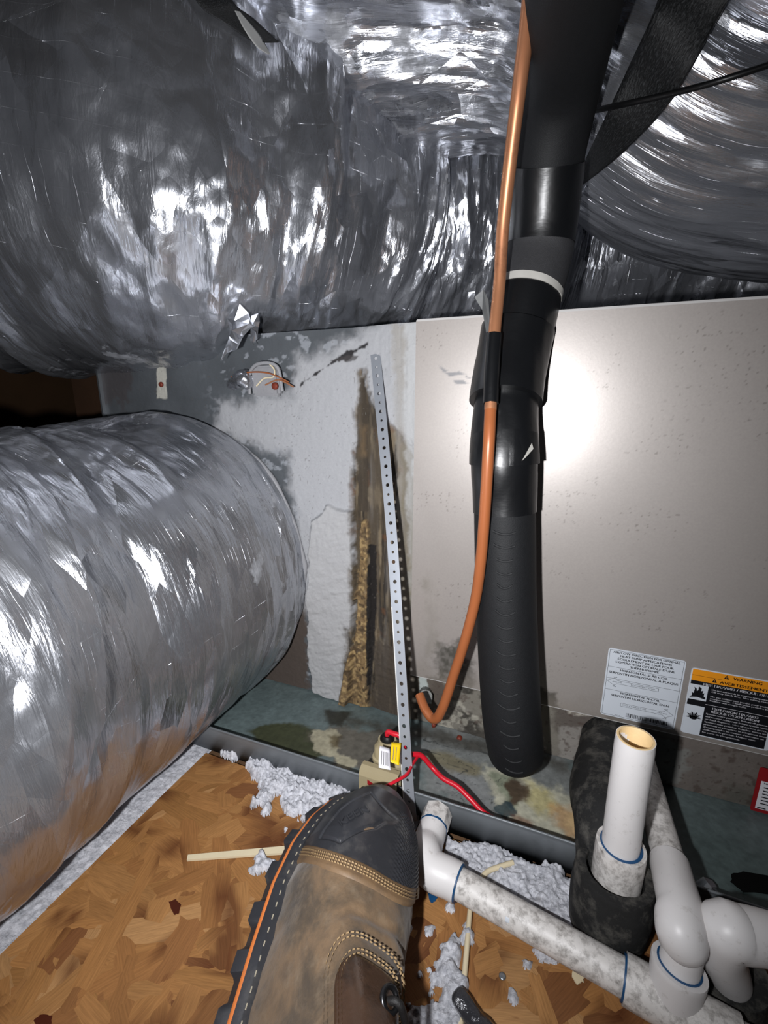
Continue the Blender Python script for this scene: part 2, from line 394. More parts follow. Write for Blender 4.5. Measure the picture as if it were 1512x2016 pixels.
# ---------------------------------------------------------------- the attic around
tag(box('floor', (0.1, -0.2, -0.020), (4.0, 3.4, 0.02), M['roof']), kind='structure')
tag(box('ceiling', (0.0, 0.1, 1.75), (4.0, 3.4, 0.03), M['roof']), kind='structure')
tag(box('wall_back', (0.0, 1.72, 0.86), (4.0, 0.03, 1.76), M['roof']), kind='structure')
tag(box('wall_left', (-1.92, 0.1, 0.86), (0.03, 3.4, 1.76), M['roof']), kind='structure')
bd = box('timber_post', (-0.93, 0.22, 0.235), (0.10, 0.04, 0.49), M['wood_dark'], bev=0.002)
tag(bd, 'dark brown timber board standing in the gap behind the ducts', 'board')

# oriented-strand panel: a board edge and every wood strand on it
osb = empty('floor_board', (0.12, -0.55, 0), 'orange brown strand board laid as floor under the boot and pipes', 'board')
XO, X1, Y0, Y1, ZT = -0.3635, 0.75, -1.05, -0.137, 0.0
box('board_core', ((XO+X1)/2, (Y0+Y1)/2, -0.0052), (X1-XO-0.003, Y1-Y0-0.003, 0.009), simple('board_core', rgb(128, 88, 50), 0.7, 0, 0.3, 80, 0.3), osb)
def flakes():
    rnd = np.random.default_rng(5); V = []; Q = []; C = []; UVs = []; Mk = []
    n = 2600; base = 0
    pal = [rgb(160, 114, 68), rgb(168, 122, 74), rgb(146, 100, 58), rgb(164, 116, 68), rgb(132, 88, 52), rgb(180, 138, 92), rgb(104, 62, 38), rgb(152, 108, 62)]
    pw = np.array([4, 3, 4, 4, 2.2, 1.3, 0.7, 4]); pw /= pw.sum()
    for k in range(n):
        cx = rnd.uniform(XO, 0.36); cy = rnd.uniform(-0.62, Y1)
        L = rnd.uniform(0.030, 0.080); W = rnd.uniform(0.006, 0.019)
        an = rnd.normal(0.5, 1.0); z = ZT-0.0006+0.0010*k/n+rnd.uniform(0, 0.0002)
        c = (np.array(pal[rnd.choice(len(pal), p=pw)])*0.72+np.array(pal[0])*0.28)*rnd.uniform(0.9, 1.08)
        m1, m2 = 7, 4; ca, sa = math.cos(an), math.sin(an)
        tx, ty = rnd.normal(0, 0.006, 2)
        jit = rnd.normal(0, 0.10, (m1, m2))
        for i in range(m1):
            for j in range(m2):
                a = (i/(m1-1)-0.5)*2; b = (j/(m2-1)-0.5)*2
                ta = 1-0.35*abs(a)**3
                lx = a*L*(1+0.10*jit[i, j]+(0.12*jit[1, j] if abs(a) == 1 else 0)); ly = b*W*ta*(1+jit[i, j]*0.6)
                x, y = cx+lx*ca-ly*sa, cy+lx*sa+ly*ca
                x = min(max(x, XO), X1); y = min(y, Y1)
                V.append((x, y, z+lx*tx+ly*ty-0.0003*(abs(b) == 1))); UVs.append((lx+k*0.37, ly+k*0.11)); C.append(c); Mk.append(0.0)
        for i in range(m1-1):
            for j in range(m2-1): Q.append((base+i*m2+j, base+(i+1)*m2+j, base+(i+1)*m2+j+1, base+i*m2+j+1))
        base += m1*m2
    V = np.array(V); C = np.array(C)
    g = fbm(V[:, 0]*14, V[:, 1]*14, 3, 3)[:, None]; C = C*(0.86+0.28*g)
    kn = sst(0.70, 0.74, vn(V[:, 0]*60, V[:, 1]*50, 0, 9))[:, None]*0.75
    C = C*(1-kn)+np.array(rgb(82, 40, 20))*kn
    return mesh_np('wood_strand', V, Q, uv=np.array(UVs), col=C, mask=np.array(Mk), smooth=False)
def m_flake():
    m = NT('wood_strand'); u = m.uv()
    a = m.n('ShaderNodeAttribute', attribute_name='Col').outputs['Color']
    g = m.noise(900, u, 4, 0.6, 0.2, sx=(0.06, 1, 1)); k = m.noise(120, u, 3, 0.6, 0.5, sx=(0.3, 1, 1))
    c = m.mix(m.ramp(g, [(0.35, 0.0), (0.7, 0.55)]), a, m.mix(0.6, a, (0.03, 0.012, 0.004)))
    c = m.mix(m.ramp(k, [(0.66, 0.0), (0.78, 0.6)]), c, rgb(92, 48, 24))
    m.set('Base Color', c); m.set('Roughness', 0.58); m.set('Specular IOR Level', 0.25); m.bump(g, 0.3, 0.0005); return m.m
tag(link('wood_strand', flakes(), m_flake(), osb), kind='stuff')

# ---------------------------------------------------------------- loose insulation
def tuft(name, polys, h, label, plane=('z', 0.0), res=0.0011, amp=0.010, zoff=0.0008, parent=None, world=False, thick=None):
    pw = [np.array(p, float) if world else np.array([P(a, b, 'z', plane[1])[:2] for a, b in p]) for p in polys]
    allp = np.vstack(pw); x0, y0 = allp.min(0)-amp; x1, y1 = allp.max(0)+amp
    nx, ny = int((x1-x0)/res)+2, int((y1-y0)/res)+2
    X, Y = np.meshgrid(np.linspace(x0, x1, nx), np.linspace(y0, y1, ny), indexing='ij')
    d = np.full(X.shape, 1e9)
    for p in pw: d = np.minimum(d, sdpoly(X, Y, p))
    d = d+(fbm(X*90, Y*90, 11, 4)-0.5)*amp*2.6
    edge = np.sqrt(np.clip(-d/0.006, 0, 1))
    lump = 0.35+0.55*np.abs(fbm(X*75, Y*75, 21, 4)-0.25)*2+0.5*np.abs(vn(X*260, Y*260, 0, 4)-0.5)+0.3*(vn(X*600, Y*600, 0, 8)-0.5)
    H = h*edge*lump
    V = np.stack([X, Y, plane[1]+zoff+H-0.0006*(d >= 0)], -1).reshape(-1, 3)
    Q = grid_quads(nx, ny); keep = (d.reshape(-1)[Q] < 0).sum(1) >= 2; Q = Q[keep]
    used = np.unique(Q); mp = np.zeros(len(V), int); mp[used] = np.arange(len(used))
    o = link(name, mesh_np(name, V[used], mp[Q]), M['tuft'], parent)
    return tag(o, label, 'insulation', kind='stuff')
tuft('loose_insulation', [[(-0.52, -0.75), (-0.3645, -0.75), (-0.3645, -0.1), (-0.52, -0.1)]], 0.004, 'white loose insulation strip between the lower foil duct and the floor board', world=True, amp=0.002, res=0.0016, plane=('z', -0.005))
tuft('loose_insulation', [[(395, 1440), (440, 1450), (500, 1480), (600, 1525), (715, 1565), (700, 1610), (650, 1650), (628, 1612), (608, 1604), (600, 1650), (582, 1600), (560, 1602), (548, 1570), (520, 1600), (492, 1590), (512, 1540), (480, 1500), (430, 1480)]], 0.013, 'white fluffy insulation along the pan lip left of the boot toe')
tuft('loose_insulation', [[(492, 1716), (520, 1684), (545, 1704), (590, 1700), (600, 1780), (560, 1762), (540, 1735), (510, 1730)]], 0.011, 'white insulation clump poking out behind the left edge of the boot sole')
tuft('loose_insulation', [[(868, 1648), (940, 1668), (1010, 1690), (1150, 1740), (1165, 1800), (1150, 1870), (1100, 1850), (1040, 1815), (960, 1765), (905, 1748), (900, 1700), (880, 1690)], [(870, 1760), (905, 1790), (915, 1830), (900, 1825), (880, 1790)]], 0.010, 'long drift of white insulation between pan lip and horizontal white pipe')
tuft('loose_insulation', [[(892, 1828), (922, 1842), (925, 1880), (915, 1905), (925, 1950), (905, 1990), (915, 2060), (780, 2060), (800, 1975), (838, 1985), (850, 1950), (835, 1925), (855, 1890), (870, 1850)]], 0.010, 'tall pile of white insulation on the board right of the boot laces')
tuft('loose_insulation', [[(1048, 1868), (1075, 1875), (1110, 1890), (1100, 1905), (1060, 1898)], [(1032, 1895), (1050, 1895), (1045, 1910), (1032, 1908)]], 0.008, 'small grey white insulation tuft just below the middle of the horizontal pipe', amp=0.004)
tuft('loose_insulation', [[(998, 1942), (1012, 1938), (1022, 1960), (1016, 1982), (1000, 1972)]], 0.007, 'small oval insulation tuft lying alone on the board below the pipe', amp=0.003)
tuft('loose_insulation', [[(836, 1826), (856, 1824), (852, 1842), (838, 1846)]], 0.006, 'square speck of insulation on the board beside the boot', amp=0.003)
tuft('loose_insulation', [[(796, 1822), (806, 1826), (804, 1850), (792, 1858)]], 0.007, 'tiny insulation speck touching the right side of the boot', amp=0.003)
tuft('loose_insulation', [[(558, 1626), (566, 1632), (560, 1642)]], 0.004, 'tiniest insulation speck above the cream strip', amp=0.002)

# ---------------------------------------------------------------- drain pan
pan = empty('drain_pan', (0.0, 0.1, 0.0005), 'shallow grey metal drain pan stained by water under the cabinet', 'drain pan')
def lay(C, f, c):
    f = np.clip(f, 0, 1)[..., None]; return C*(1-f)+np.array(c)*f
def pxpoly(pts, ax, v, ij): return np.array([P(a, b, ax, v)[list(ij)] for a, b in pts])
PX0, PX1, PY0, PY1 = -0.41, 0.62, -0.1305, 0.06
nx, ny = 1000, 160
X, Y = np.meshgrid(np.linspace(PX0, PX1, nx), np.linspace(PY0, PY1, ny), indexing='ij')
zp = 0.003
nz1 = fbm(X*60, Y*60, 1, 5); nz2 = fbm(X*200, Y*200, 2, 4); nz3 = fbm(X*25, Y*25, 3, 4)
C = np.zeros(X.shape+(3,))+np.array(rgb(104, 118, 118))
C = C*(0.85+0.3*nz3[..., None]); mk = np.zeros_like(X)+0.1
def pst(poly, col, soft=0.003, jit=0.012, op=1.0, add=0.0):
    global C, mk
    soft *= 1.8; d = sdpoly(X, Y, pxpoly(poly, 'z', zp, (0, 1)))+(nz1-0.5)*jit*2+(nz2-0.5)*jit*0.8
    f = sst(soft, -soft, d)*op; C = lay(C, f, col); mk = np.maximum(mk, f*add); return f
pst([(810, 1440), (930, 1420), (1130, 1480), (1150, 1640), (1120, 1680), (960, 1620), (830, 1560)], rgb(128, 130, 128), 0.006, 0.016, 0.85, 0.5)
pst([(840, 1500), (960, 1530), (985, 1590), (860, 1560)], rgb(142, 144, 144), 0.005, 0.012, 0.7, 0.6)
pst([(485, 1440), (520, 1424), (590, 1424), (640, 1445), (640, 1490), (600, 1500), (540, 1478), (500, 1452)], rgb(60, 64, 42), 0.002, 0.006, 1, 0.6)
pst([(600, 1440), (660, 1430), (760, 1440), (790, 1480), (720, 1520), (650, 1510)], rgb(96, 90, 80), 0.004, 0.014, 0.9, 0.8)
pst([(612, 1438), (645, 1432), (668, 1445), (662, 1462), (680, 1490), (705, 1500), (700, 1516), (650, 1498), (618, 1478)], rgb(170, 164, 140), 0.001, 0.010, 0.9, 0.8)
pst([(648, 1448), (672, 1450), (668, 1472), (652, 1475)], rgb(84, 70, 40), 0.002, 0.006, 0.8, 0.8)
pst([(830, 1480), (880, 1480), (950, 1510), (940, 1530), (880, 1512), (835, 1500)], rgb(124, 116, 88), 0.003, 0.007, 0.8, 0.6)
pst([(950, 1505), (985, 1510), (1040, 1535), (1110, 1560), (1150, 1590), (1160, 1700), (1090, 1660), (1010, 1620), (975, 1590)], rgb(186, 184, 164), 0.003, 0.012, 0.95, 0.9)
pst([(1040, 1540), (1080, 1555), (1100, 1590), (1060, 1600), (1035, 1575)], rgb(190, 178, 116), 0.004, 0.010, 0.7, 0.8)
pst([(1085, 1585), (1150, 1590), (1160, 1640), (1150, 1690), (1110, 1640)], rgb(180, 138, 88), 0.004, 0.012, 0.75, 0.8)
pst([(1120, 1600), (1150, 1610), (1145, 1640), (1122, 1625)], rgb(210, 180, 130), 0.003, 0.008, 0.6, 0.8)
pst([(965, 1520), (1010, 1530), (1030, 1560), (1015, 1590), (985, 1560)], rgb(116, 126, 104), 0.002, 0.010, 0.75, 0.8)
pst([(1008, 1535), (1045, 1548), (1040, 1572), (1012, 1582), (1000, 1560)], rgb(66, 44, 26), 0.002, 0.010, 0.9, 0.8)
pst([(970, 1586), (1000, 1584), (1014, 1600), (1000, 1614), (975, 1605)], rgb(36, 58, 66), 0.001, 0.010, 0.9, 0.8)
pst([(985, 1616), (1030, 1605), (1045, 1625), (1010, 1632)], rgb(112, 66, 42), 0.002, 0.010, 0.7, 0.8)
pst([(1230, 1560), (1330, 1580), (1350, 1640), (1330, 1720), (1240, 1760), (1200, 1660)], rgb(124, 126, 124), 0.006, 0.016, 0.5, 0.5)
pst([(1340, 1620), (1600, 1700), (1600, 1900), (1420, 1800), (1345, 1700)], rgb(84, 100, 98), 0.01, 0.012, 0.6, 0.2)
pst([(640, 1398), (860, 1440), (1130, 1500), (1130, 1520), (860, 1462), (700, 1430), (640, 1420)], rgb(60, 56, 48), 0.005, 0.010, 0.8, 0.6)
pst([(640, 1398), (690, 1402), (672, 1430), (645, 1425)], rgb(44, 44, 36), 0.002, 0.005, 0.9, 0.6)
C = C*(0.72+0.56*fbm(X*260, Y*260, 31, 4))[..., None]*(0.85+0.3*fbm(X*90, Y*90, 32, 4))[..., None]
cr = np.abs(vn(X*55+4*nz1, Y*55, 0, 30)-0.5)                 # hairline cracks in the dried film
reg = sst(0.004, -0.004, sdpoly(X, Y, pxpoly([(830, 1450), (1000, 1450), (1000, 1620), (830, 1570)], 'z', zp, (0, 1))))
C = lay(C, sst(0.02, 0.006, cr)*reg*0.75, rgb(48, 50, 50))
Z = zp+0.0009*(nz2-0.5)*mk
me = mesh_np('pan_floor', np.stack([X, Y, Z], -1), grid_quads(nx, ny), col=C, mask=mk)
link('pan_floor', me, M['pan'], pan)
box('pan_sheet', (0.105, 0.22, 0.0009), (1.03, 0.70, 0.0012), M['lip'], pan)
# lip: bent upright with a rolled bead, slightly wavy
xs = np.linspace(PX0, PX1, 320); wav = 0.0022*(vn(xs*5, xs*0, 0, 3)-0.5)*2
prof = [(-0.1305, 0.0012), (-0.1312, 0.0335), (-0.1314, 0.0350), (-0.1330, 0.0356), (-0.1340, 0.0348), (-0.1332, 0.0335), (-0.1325, 0.0300), (-0.1318, 0.0008)]
V = np.array([[(x, y+wv*(z/0.035)+(0), z+wv*0.25*(z/0.035)) for (y, z) in prof] for x, wv in zip(xs, wav)])
link('pan_lip', mesh_np('pan_lip', V, grid_quads(320, len(prof), True)), M['lip'], pan)
box('pan_side', (-0.4105, 0.2, 0.018), (0.0014, 0.66, 0.034), M['lip'], pan)

# ---------------------------------------------------------------- coil cabinet
cab = empty('coil_cabinet', (0.2, 0.25, 0.004), 'large pale grey sheet metal coil cabinet standing in the pan behind the pipes', 'cabinet')
box('casing', (0.205, 0.255, 0.2475), (0.842, 0.49, 0.487), simple('casing_paint', rgb(176, 175, 174), 0.35, 0, 0.04, 20, 0.05), cab, 0.002)
def fpoly(pts, y=-0.003): return pxpoly(pts, 'y', y, (0, 2))
# door panel, with stains painted point by point
PXA, PXB, PZA, PZB = -0.150, 0.626, 0.0755, 0.4905
nx, nz = 640, 320
X, Y = np.meshgrid(np.linspace(PXA, PXB, nx), np.linspace(PZA, PZB, nz), indexing='ij')
nz1 = fbm(X*60, Y*60, 41, 5); nz2 = fbm(X*220, Y*220, 42, 4); nz3 = fbm(X*90, Y*9, 43, 4)
def st(poly, col, soft=0.003, jit=0.008, op=1.0, add=0.0, y=-0.003, n=None):
    global C, mk
    d = sdpoly(X, Y, fpoly(poly, y))+(nz1-0.5)*jit*2+(nz2-0.5)*jit*0.8
    f = sst(soft, -soft, d)*op*(1 if n is None else n); C = lay(C, f, col); mk = np.maximum(mk, f*add); return f
C = np.zeros(X.shape+(3,))+np.array(rgb(172, 165, 160)); C *= (0.97+0.06*fbm(X*8, Y*8, 4, 3))[..., None]; mk = np.zeros_like(X)
st([(858, 1285), (880, 1262), (905, 1258), (912, 1290), (930, 1310), (935, 1400), (840, 1400)], rgb(74, 71, 64), 0.005, 0.014, 0.9, 0.6, n=0.5+0.9*nz2)
st([(840, 1120), (856, 1150), (862, 1230), (850, 1290), (836, 1290)], rgb(120, 114, 104), 0.008, 0.010, 0.7, 0.6, n=nz3*1.3)
st([(1040, 1345), (1062, 1352), (1094, 1365), (1110, 1400), (1040, 1400)], rgb(66, 62, 56), 0.003, 0.008, 0.95, 0.6)
st([(1200, 1405), (1330, 1440), (1330, 1448), (1190, 1420)], rgb(70, 66, 60), 0.004, 0.008, 0.7, 0.6)
sc = st([(862, 718), (925, 745), (935, 765), (900, 755), (870, 735)], rgb(120, 120, 122), 0.001, 0.004, 0.9, 0.2, n=sst(0.45, 0.6, vn(X*150, Y*500, 0, 5)))
spk = sst(0.86, 0.93, vn(X*700, Y*700, 0, 6))*sst(0.45, 0.7, vn(X*30, Y*30, 0, 7))
C = lay(C, spk*0.6, rgb(110, 104, 98))
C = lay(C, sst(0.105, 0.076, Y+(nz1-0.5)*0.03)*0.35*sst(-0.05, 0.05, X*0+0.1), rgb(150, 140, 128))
Yp = -0.0035+0*X
V = np.stack([X, Yp, Y], -1)
V[:, 0, 2] -= 0; 
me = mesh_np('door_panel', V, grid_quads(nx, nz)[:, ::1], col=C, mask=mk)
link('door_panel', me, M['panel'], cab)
# hems of the panel, top and bottom, and the flanged base strip behind it
def bar(name, pts, prof, mat, parent):
    V = np.array([[(p[0]+0*a, p[1]+a, p[2]+b) for a, b in prof] for p in pts])
    return link(name, mesh_np(name, V, grid_quads(len(pts), len(prof), True)), mat, parent)
pp = simple('panel_edge_paint', rgb(184, 182, 180), 0.35, 0, 0.04, 20, 0.05)
box('panel_hem', ((PXA+PXB)/2, 0.004, 0.4912), (PXB-PXA, 0.015, 0.003), pp, cab, 0.0008)
box('panel_hem', ((PXA+PXB)/2, 0.002, 0.0752), (PXB-PXA, 0.011, 0.0018), pp, cab, 0.0005)
nx, nz = 640, 70
X, Y = np.meshgrid(np.linspace(PXA, PXB, nx), np.linspace(0.0035, 0.0745, nz), indexing='ij')
nz1 = fbm(X*60, Y*60, 51, 5); nz2 = fbm(X*220, Y*220, 52, 4); nz3 = fbm(X*35, Y*35, 53, 4)
C = np.zeros(X.shape+(3,))+np.array(rgb(112, 104, 98)); C *= (0.8+0.4*nz3)[..., None]; mk = np.zeros_like(X)+0.3
st([(700, 1280), (1110, 1380), (1110, 1500), (700, 1420)], rgb(122, 118, 108), 0.01, 0.01, 0.9, 0.5, y=0)
bl = sst(0.50, 0.60, fbm(X*38, Y*38, 61, 5))*sst(0.03, -0.02, X)
C = lay(C, bl*0.85, rgb(46, 42, 36)); C = lay(C, sst(0.58, 0.66, fbm(X*70, Y*70, 63, 4))*sst(0.06, -0.02, X)*0.6, rgb(176, 172, 158))
st([(780, 1290), (860, 1310), (880, 1380), (840, 1420), (790, 1400)], rgb(80, 70, 62), 0.004, 0.01, 0.9, 0.8, y=0)
st([(820, 1335), (838, 1340), (845, 1390), (828, 1385)], rgb(176, 184, 180), 0.001, 0.003, 0.9, 0.5, y=0)
st([(1090, 1390), (1240, 1430), (1240, 1470), (1190, 1480), (1090, 1450)], rgb(84, 76, 70), 0.004, 0.008, 0.8, 0.5, y=0)
st([(1100, 1385), (1150, 1395), (1160, 1415), (1120, 1412)], rgb(190, 184, 172), 0.002, 0.006, 0.8, 0.5, y=0)
st([(1100, 1440), (1140, 1440), (1150, 1500), (1100, 1520)], rgb(150, 146, 140), 0.002, 0.006, 0.7, 0.5, y=0)
st([(1270, 1460), (1370, 1480), (1340, 1560), (1280, 1550)], rgb(128, 128, 124), 0.002, 0.008, 0.8, 0.5, y=0)
st([(1400, 1560), (1600, 1560), (1600, 1640), (1400, 1600)], rgb(86, 86, 78), 0.02, 0.02, 0.7, 0.3, y=0)
C = lay(C, sst(0.62, 0.75, fbm(X*130, Y*130, 66, 4))*0.6, rgb(70, 54, 46)); C = lay(C, sst(0.86, 0.92, vn(X*420, Y*420, 0, 67))*0.6, rgb(60, 46, 40))
me = mesh_np('base_strip', np.stack([X, 0.0075-0.0035*nz2*bl-0.0012*nz3, Y], -1), grid_quads(nx, nz), col=C, mask=mk)
link('base_strip', me, M['base'], cab)
# a small rusty drain nub and a threaded plug in the base strip, left of the big black line
for (px, py, r, m_) in ((905, 1452, 0.0035, 'rust'), (855, 1425, 0.0030, 'rust'), (716, 1412, 0.0022, 'rust')):
    p = P(px, py, 'y', -0.004); disc('rusty_screw', p, (0, -1, 0), r, 0.005, M[m_], cab, 10)
tube('drain_stub', [tuple(P(838, 1365, 'y', 0.003)), tuple(P(838, 1372, 'y', -0.016))], 0.0085, simple('dusty_plug', rgb(120, 122, 118), 0.6, 0, 0.3, 200, 0.5, dirt=rgb(50, 46, 42), dscale=90), cab, nv=10)

# ---------------------------------------------------------------- plenum beside it
ple = empty('plenum_box', (-0.43, 0.2, 0.004), 'sheet metal plenum box smeared with grey duct mastic between the ducts', 'plenum')
box('plenum_casing', (-0.4265, 0.212, 0.231), (0.423, 0.40, 0.452), M['galv'], ple, 0.002)
nx, nz = 500, 440
XA, XB = -0.638, -0.1330
X, Y = np.meshgrid(np.linspace(XA, XB, nx), np.linspace(0.0045, 0.4905, nz), indexing='ij')
nz1 = fbm(X*60, Y*60, 71, 5); nz2 = fbm(X*220, Y*220, 72, 4); nz3 = fbm(X*25, Y*25, 73, 4); nzs = fbm(X*140, Y*10, 74, 4)
C = np.zeros(X.shape+(3,))+np.array(rgb(84, 88, 92)); C *= (0.75+0.5*nz3)[..., None]; mk = np.zeros_like(X)+0.05
H = 0.0*X
st([(180, 680), (250, 680), (250, 800), (180, 800)], rgb(74, 66, 66), 0.006, 0.02, 0.6, 0.2, y=0)
C = lay(C, sst(0.60, 0.68, fbm(X*80, Y*120, 91, 4))*sst(-0.46, -0.40, X)*0.8, rgb(150, 154, 160))
st([(520, 1240), (600, 1180), (600, 1400), (500, 1390)], rgb(82, 72, 66), 0.004, 0.01, 1, 0.3, y=0)
f = st([(415, 850), (430, 785), (470, 800), (500, 775), (560, 780), (575, 700), (640, 690), (720, 640), (900, 600), (900, 1420), (700, 1420), (590, 1200), (560, 900)], rgb(166, 167, 170), 0.012, 0.010, 1, 0.55, y=0); H += f*0.0015
st([(300, 725), (318, 722), (320, 785), (298, 785)], rgb(190, 188, 178), 0.001, 0.003, 1, 0.5, y=0)
f = st([(606, 1030), (640, 1000), (690, 1010), (694, 1180), (690, 1300), (682, 1392), (650, 1392), (612, 1370), (598, 1290), (600, 1150)], rgb(170, 170, 171), 0.002, 0.005, 1, 0.8, y=-0.004); H += f*(0.005+0.003*fbm(X*30+Y*40, Y*110-X*60, 77, 4)); pad = f
f = st([(703, 736), (716, 736), (730, 800), (760, 830), (830, 900), (840, 1430), (690, 1430), (668, 1400), (680, 1290), (692, 1150), (686, 1000), (695, 850)], rgb(76, 66, 52), 0.006, 0.007, 1, 0.9, y=0, n=0.70+0.6*nzs); H -= f*0.004*(1-pad)
C = lay(C, f*sst(0.52, 0.72, fbm(X*230, Y*22, 85, 4))*0.85, rgb(34, 29, 24)); C = lay(C, f*sst(0.55, 0.75, fbm(X*200, Y*30, 86, 4))*0.6, rgb(132, 118, 96)); C = lay(C, f*sst(0.58, 0.8, fbm(X*90, Y*60, 87, 4))*0.6, rgb(100, 66, 40))
f2 = st([(703, 740), (716, 745), (722, 900), (718, 1010), (700, 1010), (694, 880)], rgb(62, 54, 44), 0.001, 0.004, 0.95, 0.9, y=0, n=0.5+0.7*nzs)
st([(702, 840), (716, 840), (716, 900), (702, 900)], rgb(112, 92, 66), 0.006, 0.006, 0.6, 0.9, y=0)
f = st([(704, 1030), (720, 1030), (722, 1400), (662, 1400), (676, 1330), (692, 1250), (700, 1150)], rgb(128, 104, 70), 0.002, 0.005, 1, 0.9, y=-0.004, n=0.55+0.5*nz1*1.2); H += f*(0.008+0.003*(fbm(X*320, Y*260, 81, 4)-0.5)); H -= 0
C = lay(C, f*sst(0.56, 0.66, vn(X*300, Y*300, 0, 82))*0.7, rgb(176, 150, 104)); C = lay(C, f*sst(0.6, 0.7, vn(X*220, Y*200, 0, 83))*0.8, rgb(52, 40, 30))
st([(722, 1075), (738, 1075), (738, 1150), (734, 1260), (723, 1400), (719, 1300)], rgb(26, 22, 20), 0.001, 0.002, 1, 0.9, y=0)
st([(724, 760), (745, 790), (748, 980), (740, 1070), (724, 1070)], rgb(70, 62, 52), 0.004, 0.005, 0.6, 0.9, y=0, n=0.4+0.8*nzs)
st([(738, 1270), (800, 1290), (830, 1420), (725, 1420)], rgb(70, 62, 54), 0.003, 0.010, 0.9, 0.9, y=0, n=0.6+0.5*nz2)
C = lay(C, sst(0.90, 0.95, vn(X*500, Y*500, 0, 84))*0.5*(pad < 0.5), rgb(90, 84, 80))
st([(795, 1430), (800, 1290), (840, 1270), (900, 1300), (900, 1440)], rgb(104, 96, 86), 0.004, 0.008, 0.9, 0.8, y=0, n=0.6+0.5*nz2)
st([(775, 640), (806, 640), (838, 1000), (832, 1290), (780, 1290)], rgb(148, 143, 134), 0.004, 0.008, 0.7, 0.6, n=nz3*0.6+nzs)
st([(800, 640), (842, 640), (842, 1290), (808, 1290), (798, 900)], rgb(176, 177, 178), 0.003, 0.006, 0.9, 0.6, y=0)
st([(790, 860), (812, 900), (822, 1100), (812, 1260), (795, 1180)], rgb(112, 104, 84), 0.003, 0.006, 0.6, 0.6, y=0, n=nzs*1.4)
st([(830, 1100), (850, 1180), (850, 1290), (815, 1290)], rgb(120, 114, 98), 0.004, 0.008, 0.5, 0.6, y=0, n=nz3*1.3)
wv_ = (nz1-0.5)*0.010
right = sst(-0.139, -0.148, X+wv_); top_ = sst(-0.215, -0.205, X)
H += right*(0.0060+0.002*nzs)*sst(-0.23, -0.17, X)
Yf = 0.0085-H-0.0015*(nz1-0.5)*mk-0.0016*nz2*mk
st([(585, 760), (588, 752), (650, 706), (722, 672), (726, 678), (655, 714)], rgb(36, 34, 36), 0.0012, 0.006, 1, 0.2, y=0)
st([(640, 712), (646, 706), (700, 700), (696, 706)], rgb(60, 56, 56), 0.001, 0.004, 0.8, 0.2, y=0)
me = mesh_np('mastic_face', np.stack([X, Yf, Y], -1), grid_quads(nx, nz), col=C, mask=mk)
link('mastic_face', me, M['plenum'], ple)
box('corner_seam', (-0.6385, 0.009, 0.231), (0.003, 0.012, 0.45), M['galv'], ple)
p = P(318, 757, 'y', 0.006); disc('screw_head', p, (0, -1, 0), 0.0035, 0.003, M['rust'], ple, 12)
# small knockout bracket, its screw and control wires, buried in mastic
gm = simple('grey_mastic', rgb(140, 140, 143), 0.6, 0, 0.08, 60, 0.5, 0.001)
c0 = P(525, 750, 'y', 0.0)
jb = empty('wire_bracket', (c0[0], 0.004, c0[2]), 'small mastic coated wire bracket with a rusty screw under the big duct', 'bracket')
box('bracket_plate', (c0[0], 0.0, c0[2]), (0.040, 0.010, 0.036), gm, jb, 0.003)
tube('bracket_loop', [tuple(P(492, 775, 'y', -0.002)), tuple(P(492, 735, 'y', -0.006)), tuple(P(510, 716, 'y', -0.01)), tuple(P(545, 722, 'y', -0.008)), tuple(P(556, 770, 'y', -0.004))], 0.0022, gm, jb, nv=8)
disc('bracket_screw', P(542, 760, 'y', -0.006), (0, -1, 0), 0.0045, 0.003, M['rust'], jb, 12)
for (lab, m_, pts) in (('thin orange control wire across the bracket', M['orange'], [(455, 742), (490, 733), (530, 735), (568, 752)]),
                       ('thin white control wire curling below the orange one', M['cream'], [(505, 760), (520, 745), (538, 742), (540, 728), (530, 716)]),
                       ('thin copper control wire beside the rusty screw', M['copper'], [(522, 758), (545, 748), (560, 752), (578, 762)])):
    tag(tube('control_wire', [tuple(P(a, b, 'y', -0.010)) for a, b in pts], 0.0009, m_, nv=6), lab, 'wire')
tag(tube('foil_scrap', [tuple(P(455, 760, 'y', -0.006))+(0.006,), tuple(P(478, 745, 'y', -0.010))+(0.011,), tuple(P(492, 765, 'y', -0.006))+(0.005,)], 0.01, M['foil_e'], nv=16, nu=20,
    disp=lambda U, TH: 0.004*(tri(U*120, TH*1.5, 3)-0.5), mask=lambda U, TH: 0*U), 'crumpled scrap of foil tape left of the wire bracket', 'foil scrap')

# ---------------------------------------------------------------- foil ducts
def patchf(U, TH, R, f1, s, lo=0.45, hi=0.62): return sst(lo, hi, vn(U*f1, TH*R*f1, 0, s))
RA = 0.195
def dispA(U, TH):
    W = TH*RA
    wob = 0.012*(fbm(U*9, W*7, 4, 2)-0.5)
    u = U+wob*2
    big = 0.030*(fbm(U*3.2, W*3.5, 2, 2)-0.5)
    crump = sst(0.26, 0.50, vn(U*5.5+0.6, W*2.2, 0, 13))
    f = 0.024*(tri(u*10, W*4.0, 55)-0.5)-0.030*np.abs(tri(u*13, W*1.6, 56)-0.5)+0.016*(tri(u*22, W*3.2, 5)-0.5)+0.010*(tri(u*44, W*7, 6)-0.5)+0.0040*(tri(u*95, W*30, 7)-0.5)+0.0020*(tri(u*190, W*90, 8)-0.5)
    g = 0.010*(tri(u*6, W*2.2, 15)-0.5)-0.006*np.abs(tri(u*12, W*1.5, 17)-0.5)+0.0010*(tri(u*60, W*16, 16)-0.5)+0.00035*np.sin(u*900)
    return big+crump*f+(1-crump)*g
